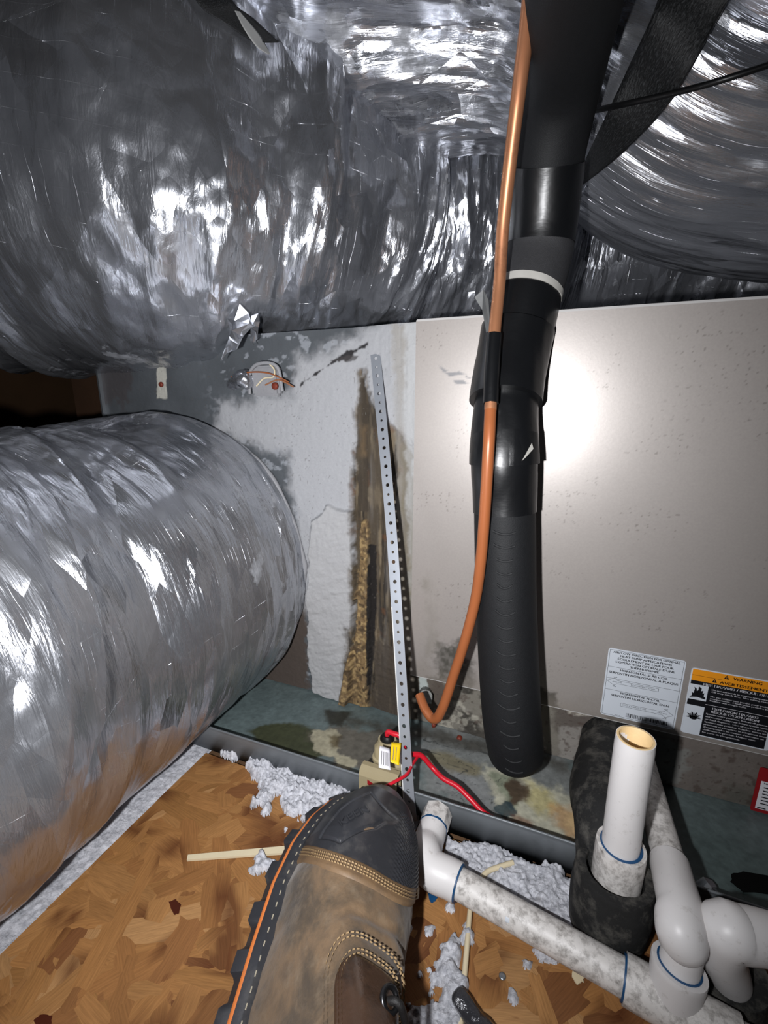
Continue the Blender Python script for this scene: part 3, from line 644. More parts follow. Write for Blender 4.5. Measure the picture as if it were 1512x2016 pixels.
def maskA(U, TH):
    W = TH*RA
    return 0.28*fbm(U*6, W*6, 33, 3)+0.28*sst(0.55, 0.75, vn(U*7, W*5, 0, 34))+0.30*np.exp(-((TH-2.75)/0.38)**2)*vn(U*6, U*0, 0, 35)
A = tube('foil_duct', [(-1.25, -0.36, 0.78, .265), (-0.90, -0.12, 0.745, .26), (-0.65, 0.00, 0.710, .25), (-0.50, 0.055, 0.688, .242), (-0.39, 0.16, 0.676, .222), (-0.29, 0.29, 0.676, .205), (-0.12, 0.41, 0.682, .198), (0.10, 0.47, 0.685, .195), (0.75, 0.50, 0.69, .195)], RA, M['foil_a'], None, 900, 400, dispA, maskA)
tag(A, 'largest crinkled silver foil duct, lying across the plenum top at upper left', 'duct')
RB = 0.212
def dispB(U, TH):
    W = TH*RB
    u0 = 1.19; k = np.exp(-((U-u0)/0.10)**2)                # gathered where the hanger strap cinches it
    wob = 0.03*(fbm(U*5, W*5, 44, 2)-0.5); v = W+wob
    f = 0.020*(tri(v*10, U*4.0, 43)-0.5)-0.020*np.abs(tri(v*15, U*1.8, 42)-0.5)+0.012*(tri(v*22, U*3.2, 45)-0.5)+0.008*(tri(v*55, U*8, 46)-0.5)+0.004*(tri(v*110, U*26, 47)-0.5)+0.0016*(tri(v*210, U*80, 48)-0.5)
    sm = 0.55+0.6*vn(U*6, W*6, 0, 49)
    return 0.024*(fbm(U*4, W*4, 50, 2)-0.5)-0.050*k+f*sm*(1+0.5*k)
def maskB(U, TH):
    W = TH*RB
    return 0.30*fbm(U*5, W*12, 53, 3)+0.30*sst(0.5, 0.7, vn(U*5, W*10, 0, 54))
B = tube('foil_duct', [(-1.00, 0.12, 1.50), (-0.62, 0.10, 1.23), (-0.44, 0.08, 1.070), (-0.358, 0.08, 0.996), (-0.254, 0.085, 0.924), (-0.154, 0.09, 0.888), (-0.08, 0.095, 0.862), (0.085, 0.11, 0.798), (0.16, 0.12, 0.755), (0.30, 0.13, 0.735), (0.70, 0.12, 0.72)], RB, M['foil_b'], None, 800, 400, dispB, maskB)
tag(B, 'crinkled foil duct sagging overhead from top centre, cinched by the black strap', 'duct')
RE = 0.201
def dispE(U, TH):
    W = TH*RE; wob = 0.02*(fbm(U*6, W*4, 64, 2)-0.5); u = U+wob+0.12*0*W
    sm = sst(0.35, 0.65, vn(U*6, W*4, 0, 65))
    f = 0.022*(tri(u*11+W*2, W*4, 76)-0.5)-0.016*np.abs(tri(u*18+W*2.5, W*2.0, 77)-0.5)+0.007*(tri(u*26+W*3, W*5, 66)-0.5)+0.0040*(tri(u*60, W*12, 67)-0.5)+0.0014*(tri(u*120, W*60, 68)-0.5)
    end = sst(0.03, 0.0, U)
    return 0.010*(fbm(U*4, W*4, 69, 2)-0.5)+f*(0.35+0.9*sm)-end*0.010
def maskE(U, TH):
    W = TH*RE
    return 0.30*fbm(U*8, W*4, 73, 3)+0.45*sst(0.20, 0.0, U+0.06*(fbm(U*20, W*10, 7, 2)-0.5))-0.02
E_ = tube('foil_duct', [(-0.493, 0.006, 0.192), (-0.493, -0.05, 0.192), (-0.493, -0.15, 0.190), (-0.493, -0.30, 0.189), (-0.494, -0.45, 0.188), (-0.497, -0.62, 0.190), (-0.52, -0.85, 0.20)], RE, M['foil_e'], None, 460, 460, dispE, maskE, caps='flat')
tag(E_, 'lower left foil duct running from the plenum toward the viewer, resting by the floor board', 'duct')
# collar of mastic where the branch meets the plenum
def ring(name, c, R, r, mat, parent=None, n=160, m=10, s=0, squash=1.0):
    th = np.linspace(0, 2*np.pi, n, endpoint=False); ph = np.linspace(0, 2*np.pi, m, endpoint=False)
    T, Pn = np.meshgrid(th, ph, indexing='ij')
    rr = r*(0.7+0.7*vn(T*9, Pn*0+1, 0, s)); RR = R+0.006*(vn(T*5, T*0, 0, s+1)-0.5)
    V = np.stack([c[0]+(RR+rr*np.cos(Pn))*np.cos(T), c[1]+rr*np.sin(Pn)*squash, c[2]+(RR+rr*np.cos(Pn))*np.sin(T)], -1)
    i = np.arange(n)[:, None]; j = np.arange(m)[None, :]
    Q = np.stack([i*m+j, i*m+(j+1) % m, ((i+1) % n)*m+(j+1) % m, ((i+1) % n)*m+j], -1).reshape(-1, 4)
    return link(name, mesh_np(name, V, Q), mat, parent)
ring('mastic_collar', (-0.493, 0.004, 0.192), 0.190, 0.003, gm, ple, s=5, squash=0.9)

dg = bpy.context.evaluated_depsgraph_get()
def bvh(o):
    me = o.data; n = len(me.vertices); co = np.empty(n*3, np.float32); me.vertices.foreach_get('co', co); co = co.reshape(-1, 3)
    nl = len(me.loops); li = np.empty(nl, np.int32); me.loops.foreach_get('vertex_index', li)
    return BVHTree.FromPolygons([tuple(map(float, c)) for c in co], li.reshape(-1, 4).tolist())
TB, TA = bvh(B), bvh(A)
def on(tree, px, py, off, far=0.9):
    d = Vector([float(k) for k in (FW+RT*(px-756)/F-UP*(py-1008)/F)]); o = Vector([float(k) for k in CAM])
    hs = [h for h in (TA.ray_cast(o, d.normalized()), TB.ray_cast(o, d.normalized())) if h[0] is not None]
    if not hs: return D(px, py, far)
    return np.array(min(hs, key=lambda h: h[3])[0])-np.array(d.normalized())*off
def ribbon(name, L, R, thick, mat, parent=None, n=60):
    a, _ = spline(L, n); b, _ = spline(R, n); m = 8; out = []
    for k in range(n):
        T = (a[min(k+1, n-1)]-a[max(k-1, 0)]); T /= np.linalg.norm(T)+1e-9
        Nn = np.cross(T, b[k]-a[k]); Nn /= np.linalg.norm(Nn)+1e-9
        row = [a[k]+(b[k]-a[k])*j/(m-1) for j in range(m)]
        out.append(row+[p+Nn*thick for p in row[::-1]])
    V = np.array(out); s = np.linspace(0, 0.3, n)
    uv = np.stack(np.meshgrid(s, np.concatenate([np.linspace(0, 0.05, m), np.linspace(0.05, 0, m)]), indexing='ij'), -1)
    me = mesh_np(name, V, grid_quads(n, 2*m, True), uv=uv); return link(name, me, mat, parent)
# the black hanger strap cinching the overhead duct, right
Lp = [(1312, -60), (1285, 30), (1240, 130), (1195, 225), (1160, 300), (1140, 345)]
Rp = [(1470, -60), (1418, 30), (1362, 130), (1300, 225), (1215, 310), (1150, 362)]
w_ = ribbon('hanger_strap', [on(TB, a, b, 0.012) for a, b in Lp], [on(TB, a, b, 0.012) for a, b in Rp], 0.0015, M['webbing'])
tag(w_, 'wide black woven hanger strap behind the black insulated line at top', 'strap')
Lp = [(352, -60), (392, 10), (440, 45), (500, 85)]; Rp = [(440, -60), (458, 5), (500, 40), (548, 84)]
w_ = ribbon('hanger_strap', [on(TA, a, b, 0.006) for a, b in Lp], [on(TA, a, b, 0.012) for a, b in Rp], 0.0015, M['webbing'])
tag(w_, 'short black woven strap squeezed between the two upper ducts at top left', 'strap')
w_ = ribbon('paper_strip', [on(TA, a, b, 0.014) for a, b in [(462, 22), (482, 60), (505, 92), (528, 108)]], [on(TA, a, b, 0.014) for a, b in [(472, 24), (505, 62), (522, 88), (531, 106)]], 0.0006, simple('grey_backing', rgb(170, 170, 168), 0.6), n=20)
tag(w_, 'pale pointed strip of backing beside the short black strap', 'paper strip')
cb = tube('thin_cable', [tuple(on(TB, a, b, 0.020)) for a, b in [(1150, 222), (1230, 205), (1320, 185), (1420, 158), (1530, 122)]], 0.0021, M['black'], nv=8)
tag(cb, 'thin black cable crossing the overhead duct at right', 'cable')
# loose flaps of foil tape hanging from the large duct
for i, (pts, lab) in enumerate([([(455, 620), (478, 600), (492, 640), (470, 690), (440, 705), (452, 660)], 'crumpled foil tape flap hanging lowest under the large duct'),
                 ([(500, 615), (510, 630), (505, 668), (494, 680), (492, 650)], 'slim foil tape flap hanging just right of the crumpled one')]):
    cc = on(TA, pts[0][0], pts[0][1], 0.02); dep = float((cc-CAM) @ FW)
    W3 = [D(a, b, dep) for a, b in pts]; ctr = sum(W3)/len(W3); n = 6; V = []; Q = []
    rnd = np.random.default_rng(i+3)
    gridp = []
    m = len(W3)
    V = [ctr+np.array([0, -0.006, 0])]
    for r_ in (0.5, 1.0):
        for k in range(m*2):
            p = W3[(k//2) % m] if k % 2 == 0 else (W3[(k//2) % m]+W3[(k//2+1) % m])/2
            V.append(ctr+(p-ctr)*r_+rnd.normal(0, 0.003, 3))
    Fc = [[0, 1+k, 1+(k+1) % (2*m)] for k in range(2*m)]+[[1+k, 1+2*m+k, 1+2*m+(k+1) % (2*m), 1+(k+1) % (2*m)] for k in range(2*m)]
    me = bpy.data.meshes.new('foil_flap'); me.from_pydata([tuple(map(float, v)) for v in V], [], Fc)
    o = link('foil_flap', me, M['foil_a']); sm_ = o.modifiers.new('s', 'SOLIDIFY'); sm_.thickness = 0.0006
    tag(o, lab, 'foil flap')

# ---------------------------------------------------------------- insulated suction line with its tape
LINE = [tuple(D(a, b, d))+(r,) for a, b, d, r in [(1165, -230, .215, .031), (1130, 0, .282, .0305), (1107, 161, .345, .0300), (1080, 320, .388, .0290), (1064, 480, .420, .0290), (1035, 590, .425, .0300),
        (1012, 700, .425, .0285), (996, 800, .415, .0280), (992, 900, .412, .0285), (993, 1000, .425, .0285), (996, 1200, .440, .0290), (1006, 1400, .450, .0290), (1015, 1480, .462, .0280)]]
sl = empty('suction_line', tuple(D(1015, 1480, .462)-np.array([0, 0, 0.03])), 'thick black foam insulated refrigerant line wrapped in glossy tape, hanging before the cabinet', 'pipe')
cS, tS = spline(LINE, 600)
cent = 0.0
def dispF(U, TH):
    s = np.exp(-((np.mod(TH-2.3, 2*np.pi)-np.pi)/0.3)**2)
    return 0.0004*(fbm(U*60, TH*4, 5, 3)-0.5)
foam = tube('foam_sleeve', LINE, 0.03, M['foam'], sl, 260, 48, dispF, caps='round')
# compression creases pressed in the lower foam
def proj(p): v = np.array(p)[:3]-CAM; z = v @ FW; return 756+F*(v @ RT)/z, 1008-F*(v @ UP)/z
PJ = np.array([proj(c) for c in cS])
def s_at(py): return float(np.interp(py, PJ[:, 1], np.arange(len(PJ))))
def seg(py0, py1, n=14, grow=0.0012, g2=None):
    idx = np.linspace(s_at(py0), s_at(py1), n); out = []
    for k, i in enumerate(idx):
        q = [np.interp(i, np.arange(len(cS)), cS[:, j]) for j in range(4)]
        q[3] += grow if g2 is None else grow+(g2-grow)*k/(n-1); out.append(tuple(q))
    return out
def wrinkle(s, a=0.0006):
    return lambda U, TH: a*(fbm(U*30+3*np.cos(TH), TH*1.5, s, 3)-0.5)*2
for i, (y0, y1, g0, g1, a) in enumerate([(322, 478, .0016, .0016, .0006), (582, 668, .0014, .0020, .0009), (655, 792, .0036, .0030, .0010), (786, 892, .0010, .0026, .0010), (860, 912, .0022, .0030, .0012), (905, 1006, .0012, .0010, .0007)]):
    tube('tape_wrap', seg(y0, y1, 12, g0, g1), 0.03, M['tape'], sl, 60, 48, wrinkle(i+20, a))
tube('foam_cuff', seg(476, 574, 12, .0010, .0018), 0.03, simple('ragged_foam', rgb(52, 52, 54), 0.6, 0, 0.25, 500, 0.6, 0.0006), sl, 40, 48, wrinkle(31, 0.0008))
tg_ = tube('tape_backing', seg(571, 583, 4, .0024, .0024), 0.03, simple('backing_white', rgb(186, 184, 178), 0.5), sl, 8, 48, wrinkle(33, 0.0005)); tg_['label'] = 'pale band of tape backing'
def crescents():
    V = []; Q = []; b = 0; rnd = np.random.default_rng(8)
    for py in list(np.arange(1035, 1500, 25)):
        for q in (0,):
            px = 1000+rnd.uniform(-8, 8)+(py-1035)*0.02; wd = rnd.uniform(12, 21); dp = rnd.uniform(3, 8)*(1 if py > 1020 else -1)
            i = s_at(py); c = [np.interp(i, np.arange(len(cS)), cS[:, j]) for j in range(4)]
            for k in range(9):
                t = (k/8-0.5)*2; ang = t*wd/60
                # towards the viewer on the tube's surface
                vd = CAM-np.array(c[:3]); vd[2] = 0; vd /= np.linalg.norm(vd); sd = np.array([vd[1], -vd[0], 0])*-1
                for (r, dz) in ((c[3]-0.0001, -0.0022), (c[3]+0.0012, 0.0003), (c[3]-0.0001, 0.0006)):
                    p = np.array(c[:3])+(vd*math.cos(ang)+sd*math.sin(ang))*r
                    p[2] += dz-(-1)*(t*t)*dp*0.0005; V.append(p)
            for k in range(8):
                for m_ in range(2): Q.append((b+k*3+m_, b+k*3+m_+1, b+(k+1)*3+m_+1, b+(k+1)*3+m_))
            b += 27
    return mesh_np('foam_crease', np.array(V), Q)
tag(link('foam_crease', crescents(), M['foam'], sl), kind='stuff')
# loose tape corners
def flap3(name, pts, parent, mat, lab=None):
    me = bpy.data.meshes.new(name); V = [tuple(map(float, p)) for p in pts]; n = len(V)
    me.from_pydata(V, [], [list(range(n))]); o = link(name, me, mat, parent); s = o.modifiers.new('s', 'SOLIDIFY'); s.thickness = 0.0005
    if lab: o['label'] = lab
    return o
flap3('tape_corner', [D(1027, 908, .378), D(1047, 872, .378), D(1050, 884, .378), D(1036, 900, .377)], sl, simple('tape_back', rgb(150, 148, 142), 0.5), 'pale underside of a lifted tape corner')
flap3('tape_corner', [D(935, 585, .405), D(952, 570, .40), D(962, 590, .40), D(966, 650, .40), D(958, 655, .405), D(950, 610, .41)], sl, simple('tape_back_grey', rgb(96, 98, 98), 0.45), 'grey folded tape tail at the left edge')
flap3('tape_corner', [D(1090, 600, .43), D(1103, 590, .432), D(1090, 700, .432), D(1062, 790, .43), D(1058, 785, .425), D(1080, 690, .43)], sl, M['tape'])

# liquid line of copper: bright above, painted orange below, ends at the coil stub
LQ = [tuple(D(a, b, d)) for a, b, d in [(1062, -200, .225), (1044, 0, .275), (1024, 160, .315), (1003, 330, .350), (990, 450, .372), (983, 560, .383), (974, 650, .383), (968, 740, .380), (966, 800, .378), (962, 880, .376),
      (955, 1000, .392), (947, 1100, .408), (936, 1180, .425), (915, 1262, .44), (893, 1330, .455), (872, 1392, .465), (856, 1416, .475), (838, 1398, .485), (826, 1368, .498)]]
cl, tl = spline(LQ, 500); PL = np.array([proj(c) for c in cl])
def sub(y0, y1, n=24):
    first = np.argmax(PL[:, 1] >= y0) if y0 > PL[0, 1] else 0; last = len(PL)-1 if y1 is None else np.argmax(PL[:, 1] >= y1)
    return [tuple(cl[int(i)]) for i in np.linspace(first, last, n)]
ll = empty('copper_line', cl[-1], 'thin copper refrigerant line taped to the black line and curving into the cabinet base', 'pipe')
tube('copper_tube', sub(-200, 805), 0.0052, M['copper'], ll, 160, 20)
o = tube('orange_tube', sub(800, None, 40), 0.0050, M['orange'], ll, 200, 20); o['label'] = 'dull orange lower length of the line'
# tape bridging both lines
Tb = []
for q in seg(654, 794, 9, 0.0012, 0.0012):
    c_ = np.array(q[:3]); j = np.argmin(np.linalg.norm(cl-c_, axis=1)); dv = cl[j]-c_; dn = np.linalg.norm(dv); s_ = 0.0035
    Tb.append(tuple(c_+dv/dn*s_)+(q[3]+s_,))
tube('tape_band', Tb, 0.03, M['tape'], sl, 60, 56, wrinkle(51, 0.0008))
tube('tape_ridge', [(p[0], p[1], p[2], 0.0064) for p in sub(657, 792, 8)], 0.008, M['tape'], sl, 40, 20, wrinkle(52, 0.0004))

# ---------------------------------------------------------------- perforated hanger strap
a0 = np.array(P(739, 697, 'y', 0.003)); a1 = np.array(P(781, 1200, 'y', -0.066)); a2 = np.array([-0.1085, -0.1352, 0.036]); a2b = np.array([-0.1030, -0.1352, 0.010]); a3 = np.array([-0.1040, -0.1430, 0.003])
path = [a0, (a0*0.55+a2*0.45)+np.array([0.003, 0, 0]), a2, a2b, a3]
cp, tp = spline(path, 600); Ltot = tp[-1]; CELL = 0.0102; nc = int(Ltot/CELL); HW = 0.0058
def strap_mesh():
    V = []; Q = []; b = 0
    for k in range(nc):
        s = (k+0.5)*CELL; r = 0.0020 if k % 2 == 0 else 0.0014; N = 16; rows = []
        if k > nc-3: r = 0.0006
        for (layer) in (0, 1):
            for ringk in (0, 1, 2):
                for j in range(N):
                    t = 2*math.pi*j/N; ct, sn = math.cos(t), math.sin(t)
                    if ringk == 0: la, lb = r*ct, r*sn
                    else:
                        m = max(abs(ct), abs(sn)); la, lb = CELL/2*ct/m, HW*sn/m
                        if ringk == 1: la, lb = (la+r*ct)/2, (lb+r*sn)/2
                    rows.append((s+la, lb, layer))
        for (sa, lb, layer) in rows:
            i = min(max(sa/Ltot*(len(cp)-1), 0), len(cp)-1.001); i0 = int(i); f = i-i0
            c = cp[i0]*(1-f)+cp[i0+1]*f; T = cp[min(i0+3, 599)]-cp[max(i0-3, 0)]; T /= np.linalg.norm(T)
            tocam = np.array([0.05, -1, 0.1]); Wd = np.cross(T, tocam); Wd /= np.linalg.norm(Wd); Nn = np.cross(Wd, T)
            V.append(c+Wd*lb+Nn*(0.0004 if layer else -0.0004))
        for layer in (0, 1):
            o = b+layer*3*N
            for rk in (0, 1):
                for j in range(N):
                    Q.append((o+rk*N+j, o+rk*N+(j+1) % N, o+(rk+1)*N+(j+1) % N, o+(rk+1)*N+j))
        for j in range(N):
            Q.append((b+j, b+(j+1) % N, b+3*N+(j+1) % N, b+3*N+j)); Q.append((b+2*N+j, b+2*N+(j+1) % N, b+5*N+(j+1) % N, b+5*N+j))
        b += 6*N
    return mesh_np('perforated_strip', np.array(V), Q, smooth=False)
ps = empty('perforated_strap', tuple(a3), 'long galvanised perforated hanger strap running from plenum top to pan lip', 'strap')
link('perforated_strip', strap_mesh(), M['strap'], ps)
disc('screw_head', np.array([-0.1045, -0.1362, 0.017]), (0, -1, 0.1), 0.0038, 0.003, M['galv'], ps, 12)
me = link('white_edge', mesh_np('white_edge', *(lambda pts: (np.array([[p+np.array([-0.0062, -0.0005, 0]), p+np.array([-0.0050, -0.0014, 0]), p+np.array([-0.0048, 0.0002, 0])] for p in pts]), grid_quads(len(pts), 3, True)))(cp[330:560:6])), simple('white_smear', rgb(215, 215, 212), 0.6, 0, 0.1, 300, 0.5, 0.001), ps)
me['label'] = 'white paint smear on the strap edge'

# ---------------------------------------------------------------- lettering
def glyphs(text, size=1.0):
    cu = bpy.data.curves.new('t', 'FONT'); cu.body = text; cu.size = size; cu.align_x = 'LEFT'; cu.fill_mode = 'FRONT'; cu.resolution_u = 2
    o = bpy.data.objects.new('t', cu); COL.objects.link(o)
    d = bpy.context.evaluated_depsgraph_get(); me = bpy.data.meshes.new_from_object(o.evaluated_get(d))
    V = np.array([tuple(v.co) for v in me.vertices]).reshape(-1, 3); Fs = [tuple(p.vertices) for p in me.polygons]
    bpy.data.objects.remove(o); bpy.data.curves.remove(cu); bpy.data.meshes.remove(me); return V, Fs
class Print:
    """flat print on the plane (a, b) -> to3"""
    def __init__(s, to3): s.V = []; s.F = []; s.to3 = to3
    def poly(s, pts): b = len(s.V); s.V += list(pts); s.F.append(tuple(range(b, b+len(pts))))
    def rect(s, x0, y0, x1, y1): s.poly([(x0, y0), (x1, y0), (x1, y1), (x0, y1)])
    def line(s, x0, y0, x1, y1, w):
        dx, dy = x1-x0, y1-y0; l = math.hypot(dx, dy) or 1; nx, ny = -dy/l*w/2, dx/l*w/2
        s.poly([(x0+nx, y0+ny), (x0-nx, y0-ny), (x1-nx, y1-ny), (x1+nx, y1+ny)])
    def text(s, t, x, y, h, width=None, center=False, bold=0):
        V, Fs = glyphs(t)
        if not len(V): return
        x0, x1 = V[:, 0].min(), V[:, 0].max(); k = h/0.72; kx = k if width is None else width/(x1-x0)
        ox = x-(x1-x0)*kx/2 if center else x
        for off in ([0.0] if not bold else [-bold, bold]):
            b = len(s.V); s.V += [(ox+(v[0]-x0)*kx+off, y+v[1]*k) for v in V]; s.F += [tuple(b+i for i in f) for f in Fs]
    def build(s, name, mat, parent, h):
        me = bpy.data.meshes.new(name); me.from_pydata([tuple(map(float, s.to3(a, b, h))) for a, b in s.V], [], s.F); me.update()
        return link(name, me, mat, parent)
def rrect(w, h, r, n=5):
    out = []
    for cx, cy, a0_ in ((w-r, h-r, 0), (r, h-r, 90), (r, r, 180), (w-r, r, 270)):
        for k in range(n): t = math.radians(a0_+90*k/(n-1)); out.append((cx+r*math.cos(t), cy+r*math.sin(t)))
    return out
Y_ = -0.0040
def face3(x0, z0): return lambda a, b, h: (x0+a, Y_-h, z0+b)
# white airflow label
L1 = empty('airflow_label', (0.101, Y_, 0.0805), 'white airflow direction label with printed arrows on the cabinet door', 'label'); w1, h1 = 0.0695, 0.0800
f3 = face3(0.0665, 0.0805)
plate('label_sheet', rrect(w1, h1, 0.003), 0.0003, f3, M['white'], L1)
p = Print(f3); u = 0.0016
p.line(u, u, w1-u, u, .0003); p.line(u, h1-u, w1-u, h1-u, .0003); p.line(u, u, u, h1-u, .0003); p.line(w1-u, u, w1-u, h1-u, .0003)
for yy in (0.0590, 0.0455, 0.0320): p.line(u, yy, w1-u, yy, .0003)
for i, (t, wd) in enumerate([('AIRFLOW DIRECTION FOR OPTIMAL', .060), ('HEAT PUMP APPLICATIONS', .046), ("ÉCOULEMENT DE L'AIR POUR", .050), ("L'OPÉRATION OPTIMALE D'UNE", .053), ('THERMOPOMPE', .026)]):
    p.text(t, w1/2, 0.0752-i*0.0036, 0.0024, wd, True, 0.00012)
p.text('HORIZONTAL SLAB COIL', w1/2, 0.0560-0.0006, 0.0025, .043, True, 0.00012); p.text('SERPENTIN HORIZONTAL À PLAQUE', w1/2, 0.0518-0.0004, 0.0025, .063, True, 0.00012)
p.text('HORIZONTAL N-COIL', w1/2, 0.0352, 0.0025, .036, True, 0.00012) if False else None
p.text('HORIZONTAL N-COIL', w1/2, 0.0292-0.0005, 0.0025, .036, True, 0.00012); p.text('SERPENTIN HORIZONTAL EN N', w1/2, 0.0252-0.0004, 0.0025, .053, True, 0.00012)
def arrow(x0, x1, y, s):                           # outline arrow, its boxed caption behind
    d = 1 if x1 > x0 else -1; pts = [(x1, y), (x1-d*.008, y+.0062), (x1-d*.0045, y+.0062), (x1-d*.0075, y+.0026), (x0, y+.0016), (x0, y-.0016), (x1-d*.0075, y-.0026), (x1-d*.0045, y-.0062), (x1-d*.008, y-.0062), (x1, y)]
    pts = [(x1, y), (x1-d*.009, y+.0056), (x1-d*.0055, y+.0056), (x1-d*.0095, y+.0018), (x0, y+.0018), (x0, y-.0018), (x1-d*.0095, y-.0018), (x1-d*.0055, y-.0056), (x1-d*.009, y-.0056), (x1, y)]
    for a, b in zip(pts[:-1], pts[1:]): p.line(a[0], a[1], b[0], b[1], .00028)
arrow(0.050, 0.0025, 0.0425-0.001+0.0005, 0); arrow(0.018, 0.0665, 0.0165, 0)
p.text('AIRFLOW', .0075, .0414, .0013, .009); p.text("ÉCOULEMENT D'AIR", .025, .0414, .0013, .022)
p.text("ÉCOULEMENT D'AIR", .0200, .0159, .0013, .022); p.text('AIRFLOW', .052, .0159, .0013, .009)
rnd = random.Random(4); x = .0245
while x < .0625:
    wd = rnd.choice([.00025, .00025, .0005, .0008]); p.rect(x, .0030, x+wd, .0078); x += wd+rnd.choice([.0003, .0005, .0007])
p.text('REV. A', .014, .0022, .0012, .005)
p.build('printed_text', M['ink'], L1, 0.00045)
# orange and black warning label
L2 = empty('warning_label', (0.178, Y_, 0.081), 'orange and black fire and explosion warning label on the cabinet door', 'label'); w2, h2 = 0.0740, 0.0745
f3 = face3(0.1412, 0.0805)
plate('label_sheet', rrect(w2, h2, 0.003), 0.0003, f3, M['white'], L2)
p = Print(f3); p.rect(.0012, .0610, w2-.0012, h2-.0012); p.build('orange_band', M['amber'], L2, 0.00040)
p = Print(f3); p.rect(.0012, .0012+.0, w2-.0012-.003, .0610); p.build('black_field', M['ink'], L2, 0.00042)
p = Print(f3); p.rect(.0012, .0400, .0165, .0570); p.rect(.0012, .0012, .0165, .0335); p.build('picture_panel', M['white'], L2, 0.00055)
p = Print(f3)
fl_ = [(.0020, .0420), (.0040, .0445), (.0035, .0480), (.0050, .0470), (.0055, .0520), (.0048, .0540), (.0070, .0525), (.0072, .0495), (.0085, .0510), (.0090, .0540), (.0085, .0555), (.0112, .0535), (.0110, .0505), (.0128, .0515), (.0125, .0480), (.0140, .0490), (.0138, .0455), (.0155, .0440), (.0152, .0420)]
b = len(p.V); c_ = (.0088, .0435)
for q in range(len(fl_)-1): p.poly([c_, fl_[q+1], fl_[q]])
for k in range(11):
    t = math.radians(-10+20*k); r = .0048 if k % 2 == 0 else .0034
    p.poly([(.0088, .0200), (.0088+r*math.cos(t-.16), .0205+r*math.sin(t-.16)*.9), (.0088+(r+.0022)*math.cos(t), .0205+(r+.0022)*math.sin(t)*.9), (.0088+r*math.cos(t+.16), .0205+r*math.sin(t+.16)*.9)])
p.poly([(.0088+.0034*math.cos(k*.5), .0195+.0022*math.sin(k*.5)) for k in range(12)])
for (x, y, s) in ((.0270, .0685, .0042), (.0180, .0625, .0042)): p.poly([(x, y), (x+s, y), (x+s/2, y+s)])
p.line(.0012, .0670, .0260, .0670, .0003); p.line(.062, .0670, w2-.0012, .0670, .0003)
p.text('WARNING', .0345, .0688, .0030, .0225, False, .00015); p.text('AVERTISSEMENT', .0245, .0625, .0030, .0385, False, .00015)
p.build('black_print', M['ink'], L2, 0.00070)
p = Print(f3)
for (x, y, s) in ((.0270, .0685, .0042), (.0180, .0625, .0042)): p.rect(x+s*.46, y+s*.32, x+s*.54, y+s*.7); p.rect(x+s*.46, y+s*.14, x+s*.54, y+s*.24)
p.build('triangle_mark', M['amber'], L2, 0.00085)
p = Print(f3)
p.text('FIRE HAZARD / RISQUE DE FEU', .0120, .0574, .0027, .058, False, .00012)
for i, t in enumerate(['Do not use torch to remove components.', 'Oil may catch fire.  Use tubing cutter.', '', 'Ne pas utiliser une torche pour retirer les', "composantes.  L'huile peut prendre feu.", 'Utiliser une coupe-tube.']):
    if t: p.text(t, .0195, .0535-i*.00235-(.0004 if i > 2 else 0), .0016, min(.052, len(t)*.00124), False, .00008)
p.line(.0165, .0370, w2-.004, .0370, .0003)
p.text('EXPLOSION HAZARD', .0230, .0325, .0026, .037, False, .00012); p.text("RISQUE D'EXPLOSION", .0225, .0290, .0026, .0385, False, .00012)
for i, t in enumerate(['System under pressure. Relieve all pressure', 'and recover refrigerant before system repairs', 'or final disposal.  Use all service ports.', 'Système sous pression. Relâcher toutes les', 'pressions et récupérer le réfrigérant avant', "d'entreprendre les travaux d'entretien ou", 'd\'éliminer le produit. Utiliser tous', 'les ports de récupération.']):
    p.text(t, .0185, .0262-i*.00305, .0016, min(.052, len(t)*.00120), False, .00008)
p.build('white_print', M['whitep'], L2, 0.00060)
# red and white tag on the base strip
L3 = empty('red_tag', (0.235, 0.0005, 0.006), 'red bordered white tag at the right end of the cabinet base', 'label')
Y3 = 0.0008
f3 = lambda a, b, h: (0.2135+a, Y3-h, 0.0055+b)
plate('tag_sheet', rrect(.045, .052, .002), 0.0006, f3, M['redprint'], L3)
p = Print(f3); p.rect(.0035, .0040, .0415, .0370); p.poly([(.012+.004*math.cos(k*.5236), .0445+.004*math.sin(k*.5236)) for k in range(12)]); p.build('white_field', M['whitep'], L3, 0.0008)
p = Print(f3); p.text('NOTICE', .006, .0340, .0020, .012, False, .0001)
for i in range(6): p.line(.0065, .0300-i*.0038, .038-(i % 3)*.004, .0300-i*.0038, .0012)
p.rect(.005, .0050, .012, .0062); p.rect(.015, .0050, .030, .0062)
p.build('tag_text', M['ink'], L3, 0.0010)

# ---------------------------------------------------------------- white drain pipes
g1 = empty('drain_pipe', (0.02, -0.20, 0.002), 'grimy white horizontal drain pipe on the floor with elbow, tee and riser', 'pipe')
R0 = 0.0118
e0 = np.array(D(866, 1716, .372)); 
hA = np.array([-0.0700, -0.1885, 0.0240]); hB = np.array([0.1000, -0.2150, 0.0210]); hC = np.array([0.245, -0.2375, 0.0185]); dh = (hB-hA)/np.linalg.norm(hB-hA)
tube('pipe_run', [tuple(hA+dh*0.02), tuple(hB), tuple(hC)], R0, M['pvc_dirty'], g1, 40, 28)
ax = np.array(P(862, 1600, 'y', -0.1335)); 
tube('elbow', [tuple(ax+np.array([0.0, -0.016, 0]))+(0.0128,), tuple(ax+np.array([-0.0005, -0.032, -0.001]))+(0.0135,), tuple(hA+np.array([-0.008, 0.008, 0.001]))+(0.0150,), tuple(hA+np.array([0.0, -0.001, 0]))+(0.0152,), tuple(hA+dh*0.016)+(0.0148,), tuple(hA+dh*0.024)+(0.0148,)], 0.0148, M['pvc'], g1, 60, 28)
